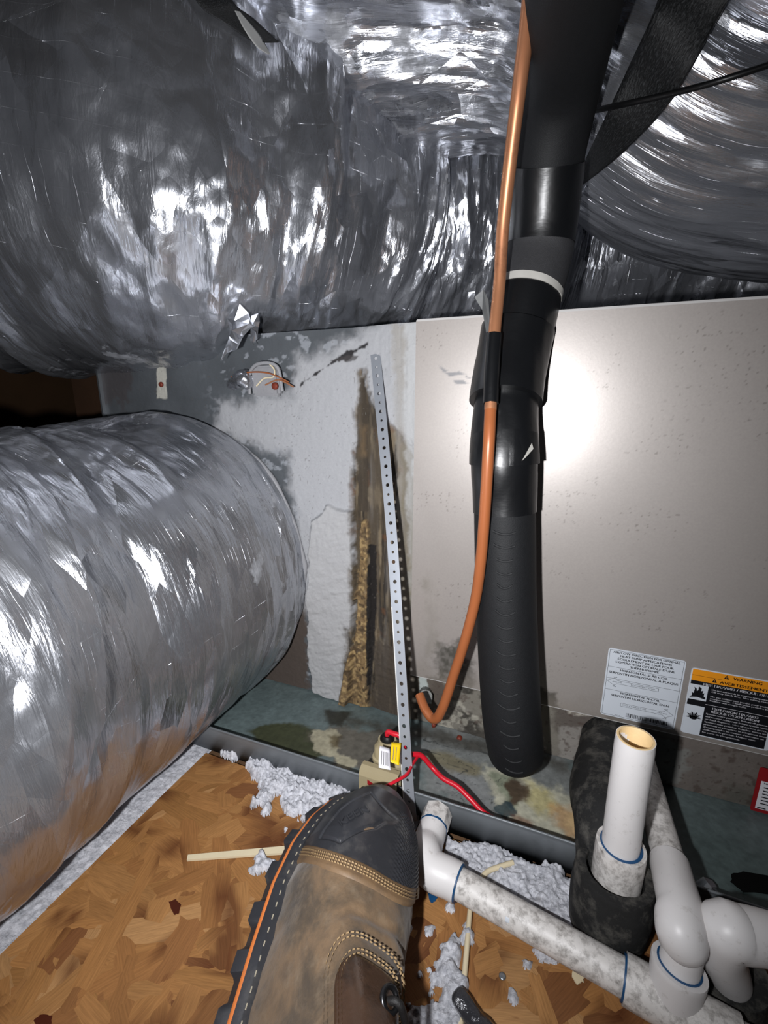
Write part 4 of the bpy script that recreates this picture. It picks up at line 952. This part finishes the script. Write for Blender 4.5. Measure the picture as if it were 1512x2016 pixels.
tube('primer_ring', [tuple(hA+dh*0.0235), tuple(hA+dh*0.0252)], R0+0.0022, M['primer'], g1, 6, 28)
o = tube('primer_ring', [tuple(ax+np.array([0, -0.0150, 0])), tuple(ax+np.array([0, -0.0170, 0]))], 0.0131, M['primer'], g1, 6, 28)
hx = tube('hex_adapter', [tuple(ax+np.array([0, 0.001, 0])), tuple(ax+np.array([0, -0.0155, 0]))], 0.0138, M['pvc_dirty'], g1, 6, 8, smooth=False)
# tee at the right with its upright socket
tb = hB+dh*0.004
tube('tee_body', [tuple(tb-dh*0.030)+(0.0150,), tuple(tb-dh*0.015)+(0.0150,), tuple(tb)+(0.0150,), tuple(tb+dh*0.034)+(0.0150,)], 0.0150, M['pvc_dirty'], g1, 20, 28)
tube('primer_ring', [tuple(tb-dh*0.0312), tuple(tb-dh*0.0298)], R0+0.0018, M['primer'], g1, 6, 28)
tdir = np.array([0.08, 0.20, 0.98]); tdir /= np.linalg.norm(tdir); t0 = tb+np.array([-0.002, 0.002, 0])
tube('tee_socket', [tuple(t0+tdir*0.027)+(0.0166,), tuple(t0+tdir*0.022)+(0.0162,), tuple(t0+tdir*0.012)+(0.0155,), tuple(t0)+(0.0148,)], 0.016, M['pvc'], g1, 16, 28, hollow=(0.74, 0.014))
tube('primer_ring', [tuple(t0+tdir*0.0258), tuple(t0+tdir*0.0276)], R0+0.0012, M['primer'], g1, 6, 28)
q0 = np.array(D(1272, 1530, .425)); q1 = np.array(D(1299, 1630, .375)); q2 = np.array(D(1318, 1700, .343))
q3 = np.array(D(1340, 1790, .305)); q4 = np.array(D(1338, 1838, .291)); tt = t0+tdir*0.046
tube('riser', [tuple(t0+tdir*0.020), tuple(t0+tdir*0.056)], R0, M['pvc'], g1, 10, 28)
tube('bend', [tuple(q2)+(.0138,), tuple(q2*.5+q3*.5)+(.0138,), tuple(q3)+(.0142,), tuple(q4*.55+q3*.45)+(.0148,), tuple(q4*.75+tt*.25)+(.0146,), tuple(tt*.7+q4*.3)+(.0143,)], 0.0155, M['pvc'], g1, 50, 28)
tube('pipe_run', [tuple(q0+(q0-q1)*0.9), tuple(q0), tuple(q1), tuple(q2+(q2-q1)*0.1)], R0, M['pvc_dirty'], g1, 30, 28)
tube('primer_smear', [tuple(q1*.75+q2*.25+np.array([-0.0065, -0.0062, 0.002]))+(0.0035,), tuple(q1*.5+q2*.5+np.array([-0.0065, -0.0062, 0.002]))+(0.0030,)], 0.003, M['primer'], g1, 8, 10, caps='round')
disc('painted_glint', hA*0.62+hB*0.38+np.array([0, -0.0100, 0.0055]), (-0.1, -0.85, 0.5), 0.0026, 0.0006, M['white'], g1, 4)  # glint on the pipe put in as a small white disc
# vent stub with its coupling
vx, vy = 0.0690, -0.1650
g2 = empty('vent_pipe', (vx, vy, 0.02), 'clean white open topped vent pipe standing in the black foam sleeve', 'pipe')
tube('stub_pipe', [(vx-0.0006, vy, 0.1790), (vx, vy, 0.12), (vx+0.0012, vy, 0.052)], 0.0130, M['pvc'], g2, 20, 36, hollow=(0.80, 0.035))
o = tube('bore', [(vx-0.0006, vy, 0.1792), (vx-0.0006, vy, 0.1500)], 0.0125, M['pvc_yellow'], g2, 4, 36, hollow=(0.83, 0.026)); o['label'] = 'yellowed inner bore and rim'
tube('coupling', [(vx+0.001, vy, 0.0840), (vx+0.001, vy, 0.060), (vx+0.001, vy, 0.030)], 0.0175, M['pvc_dirty'], g2, 16, 36, hollow=(0.78, 0.012))
tube('primer_ring', [(vx+0.001, vy, 0.0826), (vx+0.001, vy, 0.0846)], 0.0146, M['primer'], g2, 6, 36)
# foam sleeves
g3 = empty('foam_sleeve', (0.068, -0.17, 0.001), 'dusty black foam sleeve around the vent pipe with an elbow to the cabinet', 'insulation')
tube('sleeve_body', [(vx-0.001, vy-0.003, 0.062, .0275), (vx-0.001, vy-0.004, 0.045, .0290), (vx-0.002, vy-0.006, 0.025, .0285), (vx-0.003, vy-0.008, 0.003, .0250)], 0.027, M['foam_dusty'], g3, 30, 40, lambda U, TH: 0.0012*(fbm(U*50, TH*2, 9, 3)-0.5), hollow=(0.74, 0.03))
tube('sleeve_elbow', [(0.080, 0.012, 0.045, .0270), (0.076, -0.020, 0.046, .0280), (0.070, -0.055, 0.050, .0285), (0.066, -0.090, 0.056, .0285), (0.0655, -0.120, 0.062, .0270), (0.067, -0.140, 0.052, .0255), (0.068, -0.150, 0.03, .0240)], 0.027, M['foam_dusty'], g3, 50, 40, lambda U, TH: 0.0016*(fbm(U*50, TH*2, 19, 3)-0.5))
# right hand pipe
g4 = empty('drain_pipe', (0.135, -0.19, 0.002), 'white pipe elbow cut off by the right picture edge above a black sleeve', 'pipe')
r0 = np.array(D(1640, 1885, .285)); r1 = np.array(D(1512, 1848, .287)); r2 = np.array(D(1430, 1832, .290)); r3 = np.array(D(1418, 1868, .297)); r4 = np.array(D(1437, 1925, .308))
tube('elbow', [tuple(r0)+(.0150,), tuple(r1)+(.0150,), tuple(r2*.7+r1*.3)+(.0158,), tuple(r2)+(.0162,), tuple(r3)+(.0145,), tuple(r4)+(.0125,)], 0.0155, M['pvc'], g4, 60, 28, caps='round')
g5 = empty('foam_sleeve', (0.137, -0.17, 0.001), 'black foam sleeve below the right pipe elbow', 'insulation')
s0 = np.array(D(1432, 1915, .315))
tube('sleeve_body', [tuple(s0+np.array([0, 0, 0.006]))+(.0235,), tuple(s0+np.array([0.001, 0.003, -0.012]))+(.0270,), (s0[0]+0.002, s0[1]+0.006, 0.004, .0260)], 0.026, M['foam_dusty'], g5, 20, 36, hollow=(0.6, 0.012))

# ---------------------------------------------------------------- float switch on the lip
fx = float(P(748, 1535, 'y', -0.133)[0])
g = empty('float_switch', (fx, -0.133, 0.01), 'beige float switch clipped over the pan lip beside the boot toe', 'switch')
sidep = [(-0.1385, 0.004), (-0.1405, 0.004), (-0.1405, 0.0440), (-0.1385, 0.0490), (-0.1330, 0.0510), (-0.1270, 0.0500), (-0.1245, 0.0455), (-0.1245, 0.030), (-0.1262, 0.030), (-0.1262, 0.0440), (-0.1285, 0.0480), (-0.1330, 0.0490), (-0.1370, 0.0470), (-0.1385, 0.043)]
plate('clip', sidep, 0.0400, lambda a, b, h: (fx-0.020+h, a, b), M['beige'], g)
# rounded body
def loft(name, rings, mat, parent=None, smooth=True, n=40):
    V = []
    for (c, a, b, e) in rings:
        for k in range(n):
            t = 2*math.pi*k/n; ct, sn = math.cos(t), math.sin(t)
            V.append((c[0]+a*math.copysign(abs(ct)**e, ct), c[1]+b*math.copysign(abs(sn)**e, sn), c[2]))
    me = mesh_np(name, np.array(V), grid_quads(len(rings), n, True), smooth=smooth); me.set_sharp_from_angle(angle=math.radians(40)); return link(name, me, mat, parent)
bx, by = fx+0.003, -0.110
loft('switch_body', [((bx, by, 0.006), .001, .001, .6), ((bx, by, 0.006), .0155, .0115, .6), ((bx, by, 0.044), .0160, .0120, .6), ((bx, by, 0.0455), .0185, .0140, .6), ((bx, by, 0.0490), .0185, .0140, .6), ((bx, by, 0.0500), .0165, .0125, .6), ((bx-.002, by, 0.0600), .0150, .0115, .75), ((bx-.003, by, 0.0640), .0110, .0095, 1), ((bx-.004, by, 0.0680), .0095, .0085, 1), ((bx-.004, by, 0.0680), .001, .001, 1)], M['beige'], g)
loft('seal', [((bx-.004, by, 0.0678), .0078, .0070, 1), ((bx-.004, by, 0.0700), .0075, .0068, 1), ((bx-.004, by, 0.0730), .0050, .0048, 1), ((bx-.004, by, 0.0730), .0005, .0005, 1)], M['black'], g)
p = Print(lambda a, b, h: (fx+a, -0.1405-h, b+0.0105)); p.poly([(-.0105, .0315), (.0120, .0215), (.0120, .0155), (-.0105, .0260)]); p.build('red_badge', M['redprint'], g, 0.0003)
p = Print(lambda a, b, h: (fx+a, -0.1405-h, b+0.0105)); p.poly([(-.0055, .0275), (.0050, .0228), (.0050, .0205), (-.0055, .0252)]); p.build('badge_lettering', M['whitep'], g, 0.0006)
disc('clip_screw', (fx-0.0135, -0.1405, 0.0270), (0, -1, 0), 0.0050, 0.0035, M['black'], g, 16)
W1 = [(bx-.004, by, 0.071), (bx-.003, by-.001, 0.0775), (bx+.004, by-.002, 0.0785), (bx+.012, by-.002, 0.0765), tuple(D(800, 1482, .455)), tuple(D(828, 1487, .46)), tuple(D(850, 1510, .46)), tuple(D(872, 1532, .452)), tuple(D(900, 1548, .445)), tuple(D(925, 1572, .437)), tuple(D(950, 1598, .430)), tuple(D(972, 1612, .425)), tuple(D(992, 1624, .423))]
rw = tube('red_wire', W1, 0.0026, M['red'], None, 120, 12); tag(rw, 'red wire pair leaving the float switch top and lying across the pan', 'wire')
W2 = [tuple(D(752, 1552, .415)), tuple(D(775, 1540, .42)), tuple(D(800, 1525, .43)), tuple(D(812, 1505, .445)), tuple(D(822, 1490, .458))]
rw = tube('red_wire', W2, 0.0015, M['red'], None, 50, 10); tag(rw, 'short thin red wire crossing the front of the float switch clip', 'wire')
ft = D(750, 1553, .413)
tag(tube('wire_tip', [tuple(D(744, 1556, .412)), tuple(D(754, 1550, .414))], 0.0030, M['galv'], None, 6, 8), 'bare silver connector at the end of the short red wire', 'connector')
def tagsheet(name, pts, dep, mat, lab, lines, cat='tag'):
    V = [D(a, b, d_) for (a, b), d_ in zip(pts, dep)]
    g_ = empty(name, V[2], lab, cat)
    nx_, ny_ = 6, 8; GV = []
    for i in range(nx_):
        for j in range(ny_):
            a, b = i/(nx_-1), j/(ny_-1); q = (V[0]*(1-a)+V[1]*a)*(1-b)+(V[3]*(1-a)+V[2]*a)*b
            GV.append(q+np.array([0, -0.0012*math.sin(math.pi*b), 0]))
    o = link('tag_sheet', mesh_np('tag_sheet', np.array(GV), grid_quads(nx_, ny_)), mat, g_); s = o.modifiers.new('s', 'SOLIDIFY'); s.thickness = 0.0004
    pr = Print(lambda a, b, h: (V[0]*(1-a)+V[1]*a)*(1-b)+(V[3]*(1-a)+V[2]*a)*b+np.array([0, -0.0012*math.sin(math.pi*b)-h, h*0.4]))
    for x in lines: pr.rect(x-.03, .18, x+.03, .80)
    pr.build('tag_text', simple('faint_ink', rgb(120, 118, 120), 0.6), g_, 0.0008)
tagsheet('wire_label', [(748, 1468), (768, 1474), (769, 1516), (746, 1511)], (.432, .432, .415, .415), M['whitep'], 'white paper flag wrapped on the red wire', (.25, .45, .65, .82), 'tag')
tagsheet('wire_label', [(771, 1461), (790, 1463), (786, 1507), (769, 1500)], (.440, .440, .422, .422), M['yellow'], 'bright yellow paper flag wrapped on the red wire', (.3, .6), 'tag')

# ---------------------------------------------------------------- small litter
st_ = plate('plastic_strip', [P(370, 1684, 'z', .0025)[:2], P(590, 1664, 'z', .0025)[:2], P(592, 1678, 'z', .0025)[:2], P(368, 1694, 'z', .0025)[:2]][::-1], 0.0022, lambda a, b, h: (a, b, 0.0012+h), M['cream'])
tag(st_, 'flat cream plastic strip lying on the board left of the boot', 'strip')
tag(tube('white_cord', [tuple(P(a, b, 'z', .005)) for a, b in [(926, 1785), (922, 1830), (918, 1880), (912, 1950), (905, 2040)]], 0.0021, M['cream'], nv=8), 'thin cream cord running down the board from the horizontal pipe', 'cord')
tag(tube('white_cord', [tuple(P(a, b, 'z', .010)) for a, b in [(942, 1735), (960, 1716), (985, 1706), (1010, 1698)]], 0.0022, M['cream'], nv=8), 'short curved cream cord on the insulation above the horizontal pipe', 'cord')
def spot(name, poly, z, mat, label, cat, parent=None, h=0.0006, jag=0.0012):
    pw = [P(a, b, 'z', z)[:2] for a, b in poly]; rn = random.Random(len(poly)+int(poly[0][0])); out = []
    for i in range(len(pw)):
        a, b = pw[i], pw[(i+1) % len(pw)]
        for k in range(4): t = k/4; out.append((a[0]*(1-t)+b[0]*t+rn.uniform(-jag, jag), a[1]*(1-t)+b[1]*t+rn.uniform(-jag, jag)))
    o = plate(name, out, h, lambda a, b, hh: (a, b, z+hh), mat, parent)
    if parent is None: tag(o, label, cat)
    return o
spot('primer_drip', [(836, 1745), (850, 1750), (862, 1752), (866, 1760), (856, 1776), (848, 1778), (844, 1764)], 0.0010, M['primer'], 'dried blue primer drip on the board below the pipe elbow', 'stain', jag=0.0004)
spot('black_mark', [(1440, 1722), (1462, 1716), (1560, 1735), (1560, 1765), (1462, 1756), (1438, 1736)], 0.0042, M['blackspray'], 'black brushed mark on the pan at the right edge', 'stain', jag=0.0006)
spot('debris_flake', [(1128, 1900), (1145, 1905), (1148, 1930), (1140, 1940), (1126, 1925)], 0.0030, M['cream'], 'off white paper flake on the board under the horizontal pipe', 'debris', h=0.001)
spot('bark_knot', [(332, 1776), (346, 1770), (356, 1782), (352, 1798), (342, 1802)], 0.0009, simple('dark_resin', rgb(70, 26, 10), 0.4), 'dark red brown resin spot in the middle of the strand board', 'knot', h=0.0003, jag=0.0004)
spot('bark_knot', [(66, 2010), (80, 1998), (104, 2000), (100, 2016), (80, 2030)], 0.0009, simple('dark_resin_b', rgb(70, 26, 10), 0.4), 'dark resin spot in the strand board at the bottom left corner', 'knot', h=0.0003, jag=0.0004)
disc('nail_head', P(989, 1922, 'z', .0012), (0, 0, 1), 0.0026, 0.0008, M['galv'], None, 12); tag(bpy.data.objects['nail_head'], 'grey nail head set in the board under the pipe', 'nail')
gl = tube('bent_foil_scrap', [tuple(P(1385, 1752, 'z', .006))+(.010,), tuple(P(1402, 1770, 'z', .008))+(.009,), tuple(P(1425, 1782, 'z', .004))+(.003,)], .008, M['galv'], None, 16, 8, lambda U, TH: 0.003*(tri(U*100, TH, 2)-0.5), smooth=False)
tag(gl, 'dark shiny metal scrap in the pan by the right elbow', 'scrap')
pk = tube('plastic_sleeve', [tuple(P(902, 1960, 'z', .012))+(.0055,), tuple(P(922, 1990, 'z', .010))+(.0062,), tuple(P(965, 2050, 'z', .008))+(.0075,)], .006, simple('shiny_dark_plastic', rgb(58, 58, 62), 0.18, 0.3, 0.3, 100, 0.6, 0.001), None, 20, 10, lambda U, TH: 0.002*(tri(U*150, TH, 5)-0.5), caps='round')
tag(pk, 'shiny dark crumpled plastic tube at the bottom edge right of the boot', 'plastic tube')

# ---------------------------------------------------------------- work boot
BO = np.array([-0.1400, -0.1650, 0.0360]); by_, bp_, br_ = math.radians(-7.0), math.radians(7.0), math.radians(33)
BL = np.array([math.sin(by_)*math.cos(bp_), math.cos(by_)*math.cos(bp_), math.sin(bp_)])
BW0 = np.cross(BL, (0, 0, 1)); BW0 /= np.linalg.norm(BW0); BT0 = np.cross(BW0, BL)
BT = BT0*math.cos(br_)+BW0*math.sin(br_); BW = BW0*math.cos(br_)-BT0*math.sin(br_)
def bt(a, w_, t): return BO-BL*a+BW*w_+BT*t         # a = distance back from the toe tip, w to the right, t above the sole
AS = np.array([0, .004, .012, .025, .045, .070, .10, .135, .17, .21, .25, .28, .296, .300])
LL = np.array([0, .015, .027, .0385, .0485, .0550, 0.0565, .0530, .048, .043, .041, .036, .020, .0])
RR = np.array([0, .014, .0235, .032, .039, .0425, .0430, .0400, .036, .034, .034, .030, .018, .0])
def outl(a, g=0.0): return -np.interp(a, AS, LL)-g, np.interp(a, AS, RR)+g
boot = empty('work_boot', bt(0.15, 0, 0), 'scuffed brown leather work boot with black rubber toe cap, toe against the pan lip', 'boot')
def sole_layer(name, t0, t1, g0, g1, mat, na=90, scal=0.0, s0=0.0, bot=True):
    a = 0.3*(0.5-0.5*np.cos(np.linspace(0, np.pi, na))); l, r = outl(a)
    cl_ = [(x, y) for x, y in zip(a, l)]+[(x, y) for x, y in zip(a[::-1][1:-1], r[::-1][1:-1])]
    P2 = np.array(cl_); n = len(P2); nrm = np.zeros_like(P2)
    for i in range(n):
        d = P2[(i+1) % n]-P2[i-1]; d /= np.linalg.norm(d)+1e-9; nrm[i] = (d[1], -d[0])
    if np.mean(np.sum(nrm*(P2-P2.mean(0)), 1)) < 0: nrm = -nrm
    arc = np.concatenate([[0], np.cumsum(np.linalg.norm(np.diff(P2, axis=0), axis=1))])
    sc = scal*sst(-0.35, 0.25, np.sin(arc/0.0185*2*np.pi/1.45+s0))
    rows = []
    for (t, g) in [(t0, g0-0.0015)]+[(t0+0.0015, g0), (t1-0.001, g1), (t1, g1-0.001)]:
        q = P2+nrm*(g+(sc if t < t1-0.0015 else 0*sc))[:, None]; rows.append([bt(x, w_, t) for x, w_ in q])
    c0 = [bt(0.15+(x-0.15)*0.02, w_*0.02, t0) for x, w_ in P2]; c1 = [bt(0.15+(x-0.15)*0.02, w_*0.02, t1) for x, w_ in P2]
    V = np.array([c0]+rows+[c1]); me = mesh_np(name, V, grid_quads(len(V), n, True)); me.set_sharp_from_angle(angle=math.radians(35))
    return link(name, me, mat, boot)
o = sole_layer('lugged_outsole', 0.0, 0.0120, 0.0025, 0.0010, M['rubber'], 260, 0.0045)
sole_layer('orange_stripe', 0.0116, 0.0162, 0.0022, 0.0018, M['midsole'])['label'] = 'orange midsole stripe'
sole_layer('welt', 0.0160, 0.0235, 0.0012, -0.0020, M['rubber'])
def welt_stitch():
    V = []; Q = []; b = 0
    a = 0.3*(0.5-0.5*np.cos(np.linspace(0.02, np.pi-0.02, 130)))
    for side in (0, 1):
        for k in range(len(a)-1):
            if k % 2: continue
            l0, l1 = outl(a[k], -0.0035)[side], outl(a[k+1], -0.0035)[side]
            for (x, w_) in ((a[k], l0), (a[k]*.2+a[k+1]*.8, l0*.2+l1*.8)):
                for dw, dt in ((-.0005, 0.0234), (0, 0.0243), (.0005, 0.0234)): V.append(bt(x, w_+dw, dt))
            Q += [(b, b+1, b+4, b+3), (b+1, b+2, b+5, b+4)]; b += 6
    return mesh_np('welt_stitching', np.array(V), Q)
tag(link('welt_stitching', welt_stitch(), M['thread_w'], boot), kind='stuff')
HA = np.array([0, .006, .02, .04, .065, .09, .12, .15, .18, .21, .25, .285, .300])
HH = np.array([.012, .024, .036, .044, .050, .0555, .0650, .0780, .0930, .108, .125, .13, .128])
def up_pt(a, f, off=0.0):
    """f 0..1 over the top from the left welt to the right"""
    l, r = outl(a, -0.0055); l = np.minimum(l, -1e-4); r = np.maximum(r, 1e-4)
    c = (l+r)/2+0.002; hw = (r-l)/2; h = np.interp(a, HA, HH); ph = np.pi*(1-f)
    ct, sn = np.cos(ph), np.sin(ph)
    shp = 0.62+0.10*sst(.1, .2, a)
    wv = c+(hw+off)*np.sign(ct)*np.abs(ct)**shp; tv = 0.0225+(h+off)*np.abs(sn)**0.80
    # narrow towards the instep
    k = sst(.10, .20, a)*0.30; wv = c+(wv-c)*(1-k*np.clip((tv-0.0225)/np.maximum(h, 1e-4), 0, 1))
    return wv, tv
def upper_mesh(name, a0_, a1_, na, nf, off, mat, bump=None, fr=(0, 1), edge=None, parent=None):
    av = a0_+(a1_-a0_)*np.linspace(0, 1, na)**1.3; fv = np.linspace(fr[0], fr[1], nf)
    A_, F_ = np.meshgrid(av, fv, indexing='ij')
    if edge is not None: A_ = a0_+(edge(F_)-a0_)*(np.linspace(0, 1, na)**1.3)[:, None]
    O_ = off+(bump(A_, F_) if bump is not None else 0*A_)
    W_, T_ = up_pt(A_, F_, O_)
    V = BO-BL*A_[..., None]+BW*W_[..., None]+BT*T_[..., None]
    me = mesh_np(name, V, grid_quads(na, nf), uv=np.stack([A_, F_*0.15], -1)); return link(name, me, mat, parent or boot)
crease = lambda A_, F_: -0.0022*np.exp(-((A_-0.128-0.010*np.sin(F_*6+1))/0.0035)**2)*sst(.25, .5, F_)-0.0022*np.exp(-((A_-0.142-0.012*np.sin(F_*5+2))/0.004)**2)*sst(.3, .55, F_)+0.0014*(fbm(A_*60, F_*8, 2, 3)-0.5)*2+0.0012*(tri(A_*45, F_*7, 3)-0.5)
upper_mesh('leather_upper', 0.0005, 0.300, 220, 150, 0.0, M['leather'], crease)
cap_edge = lambda F_: 0.1030-0.030*(1-F_)**3-0.068*F_**3
def capb(A_, F_):
    hexm = 0.0
    g = -0.0012*sst(0.0016, 0.0, np.abs(sdpoly(A_, F_*0.13, [(.031, .046), (.043, .066), (.061, .060), (.083, .040), (.077, .020), (.053, .026)]))-0.0003)
    tex = 0.00035*np.sign(np.sin(A_*1900+F_*0)*np.sin(F_*0.13*1900))*sst(.50, .56, F_)*sst(.030, .034, A_)
    return g+tex+0.0004*(fbm(A_*70, F_*9, 22, 3)-0.5)
upper_mesh('toe_cap', 0.0004, 0.10, 190, 300, 0.0022, M['rubber'], capb, edge=cap_edge)['label'] = 'black rubber toe cap with embossed emblem'
trimE = lambda F_: cap_edge(F_)+0.0125
A0 = cap_edge
def band(name, e0, e1, off, mat, na=10, nf=120, fr=(0, 1)):
    fv = np.linspace(fr[0], fr[1], nf); rows = []
    for k in range(na):
        t = k/(na-1); a = e0(fv)*(1-t)+e1(fv)*t; o_ = off*np.ones(nf)*(1 if 0 < k < na-1 else 0.0)
        w_, t_ = up_pt(a, fv, o_); rows.append(BO-BL*a[:, None]+BW*w_[:, None]+BT*t_[:, None])
    return link(name, mesh_np(name, np.array(rows), grid_quads(na, nf)), mat, boot)
band('trim_band', lambda f: cap_edge(f)-0.002, trimE, 0.0014, M['leather_trim'])['label'] = 'tan double stitched trim behind the toe cap'
def bpt(a, f, off): w_, t_ = up_pt(np.array(a), np.array(f), off); return bt(a, float(w_), float(t_))
def stitch_rows(name, curves, n, off, mat, w=0.00035):
    V = []; Q = []; b = 0
    for (fa, fb) in curves:
        tt_ = np.linspace(0, 1, 400); pp_ = np.array([bpt(*fa(q), off) for q in tt_])
        sl_ = np.concatenate([[0], np.cumsum(np.linalg.norm(np.diff(pp_, axis=0), axis=1))]); sl_ /= sl_[-1]
        for k in range(n):
            t = float(np.interp((k+0.15)/n, sl_, tt_)); t2 = float(np.interp((k+0.75)/n, sl_, tt_))
            p0 = fa(t); p1 = fa(t2)
            for (a, f) in (p0, p1):
                for df, do in ((-1, -0.0006), (0, 0.0006), (1, -0.0006)):
                    aa, ff = a+(w*df if not fb else 0), f+(w*df/0.15 if fb else 0)
                    w_, t_ = up_pt(np.array(aa), np.array(ff), off+do); V.append(bt(float(aa), float(w_), float(t_)))
            Q += [(b, b+1, b+4, b+3), (b+1, b+2, b+5, b+4)]; b += 6
    return tag(link(name, mesh_np(name, np.array(V), Q), mat, boot), kind='stuff')
stitch_rows('trim_stitching', [((lambda t, d=d: (float(cap_edge(0.02+t*0.96))+d, 0.02+t*0.96)), False) for d in (0.0030, 0.0052, 0.0074)], 80, 0.0030, M['thread'])
# vamp overlay with the first eyelet, stitched in double rows
tong = [(0.1220, 0.47), (0.1180, 0.56), (0.1205, 0.66), (0.129, 0.725), (0.145, 0.745), (0.20, 0.75), (0.20, 0.44), (0.145, 0.43), (0.129, 0.44)]
def overlay(name, off, mat, a0_=0.144, a1_=0.2300, na=50, nf=60):
    rows = []
    for k in range(na):
        a = a0_+(a1_-a0_)*k/(na-1)
        q = min(1.0, max(0.0, (a-a0_)/0.020)); hw_ = 0.175*math.sqrt(max(1e-4, 1-(1-q)**2)); fc = 0.505
        f = np.linspace(fc-hw_, fc+hw_, nf); o_ = np.full(nf, off)+0.0030*np.sin(np.pi*np.linspace(0, 1, nf))*min(1, q); o_[0] = o_[-1] = 0
        if k == 0: o_[:] = 0
        w_, t_ = up_pt(np.full(nf, a), f, o_); rows.append(BO-BL*a+BW*w_[:, None]+BT*t_[:, None])
    return link(name, mesh_np(name, np.array(rows), grid_quads(na, nf)), mat, boot)
overlay('lace_overlay', 0.0022, M['leather_dark'])['label'] = 'smooth dark leather overlay under the laces'
def ovc(s):                                          # stitched line around the overlay
    def c(t):
        if t < 0.3: a = 0.23-(0.23-0.162)*t/0.3; return a, 0.505-s
        if t > 0.7: a = 0.162+(0.23-0.162)*(t-0.7)/0.3; return a, 0.505+s
        th = math.pi*(t-0.3)/0.4; return 0.162-(s*0.128)*math.sin(th), 0.505-s*math.cos(th)
    return c
stitch_rows('overlay_stitching', [(ovc(0.145), False), (ovc(0.160), False), (ovc(0.205), False), (ovc(0.220), False)], 80, 0.0030, M['thread'])
ec = bpt(0.1590, 0.53, 0.0060); en = bpt(0.1590, 0.53, 0.02)-bpt(0.1590, 0.53, 0.0)
def torus(name, c, n, R, r, mat, parent):
    n = np.array(n)/np.linalg.norm(n); a = np.cross(n, (0, 0, 1)); a /= np.linalg.norm(a); b = np.cross(n, a)
    T, Pn = np.meshgrid(np.linspace(0, 2*np.pi, 24, endpoint=False), np.linspace(0, 2*np.pi, 8, endpoint=False), indexing='ij')
    V = np.array(c)+((R+r*np.cos(Pn))*np.cos(T))[..., None]*a+((R+r*np.cos(Pn))*np.sin(T))[..., None]*b+(r*np.sin(Pn))[..., None]*n
    i = np.arange(24)[:, None]; j = np.arange(8)[None, :]
    return link(name, mesh_np(name, V, np.stack([i*8+j, i*8+(j+1) % 8, ((i+1) % 24)*8+(j+1) % 8, ((i+1) % 24)*8+j], -1).reshape(-1, 4)), mat, parent)
torus('eyelet', ec, en, 0.0050, 0.0015, M['eyelet'], boot)
tube('lace', [tuple(bpt(.1590, .53, .001)), tuple(bpt(.1592, .56, .009)), tuple(bpt(.1636, .74, .009)), tuple(bpt(.1635, .82, .006)), tuple(bpt(.1635, .90, .004))], 0.0020, M['lace'], boot, 30, 8)
tube('lace', [tuple(bpt(.166, .80, .006)), tuple(bpt(.178, .78, .008)), tuple(bpt(.197, .70, .012)), tuple(bpt(.235, .60, .012))], 0.0022, M['lace'], boot, 30, 8)
# embossed letters inside the emblem
Vg, Fg = glyphs('KEEN'); kx = 0.026/(Vg[:, 0].max()-Vg[:, 0].min()); an = math.radians(50)
V3 = []
for v in Vg:
    x, y = (v[0]-Vg[:, 0].mean())*kx, (v[1]-0.36)*kx*0.95
    a = 0.0585-x*math.sin(an)-y*math.cos(an); f = 0.325+(x*math.cos(an)-y*math.sin(an))/0.13
    V3.append(tuple(bpt(a, f, 0.0032)))
me = bpy.data.meshes.new('embossed_letters'); me.from_pydata(V3, [], Fg); o = link('embossed_letters', me, M['rubber'], boot); s = o.modifiers.new('s', 'SOLIDIFY'); s.thickness = 0.0009
# details that belong to a part move with that part
def kids(root, name): return [o for o in root.children if o.name.split('.')[0] == name]
def under(root, child, part):
    for c in kids(root, child):
        q = min(kids(root, part), key=lambda k: 0); c.parent = q; c.location = -root_of(q)
for root, child, part in [(boot, 'trim_stitching', 'trim_band'), (boot, 'overlay_stitching', 'lace_overlay'), (boot, 'eyelet', 'lace_overlay'), (boot, 'welt_stitching', 'welt'), (boot, 'embossed_letters', 'toe_cap'),
        (L1, 'printed_text', 'label_sheet'), (L2, 'orange_band', 'label_sheet'), (L2, 'black_field', 'label_sheet'), (L2, 'picture_panel', 'label_sheet'), (L2, 'black_print', 'label_sheet'), (L2, 'white_print', 'label_sheet'), (L2, 'triangle_mark', 'label_sheet'),
        (L3, 'white_field', 'tag_sheet'), (L3, 'tag_text', 'tag_sheet'), (jb, 'bracket_screw', 'bracket_plate'), (sl, 'foam_crease', 'foam_sleeve'),
        (g, 'red_badge', 'clip'), (g, 'badge_lettering', 'clip'), (g, 'clip_screw', 'clip'), (g, 'seal', 'switch_body'), (ps, 'white_edge', 'perforated_strip'), (ps, 'screw_head', 'perforated_strip')]:
    under(root, child, part)
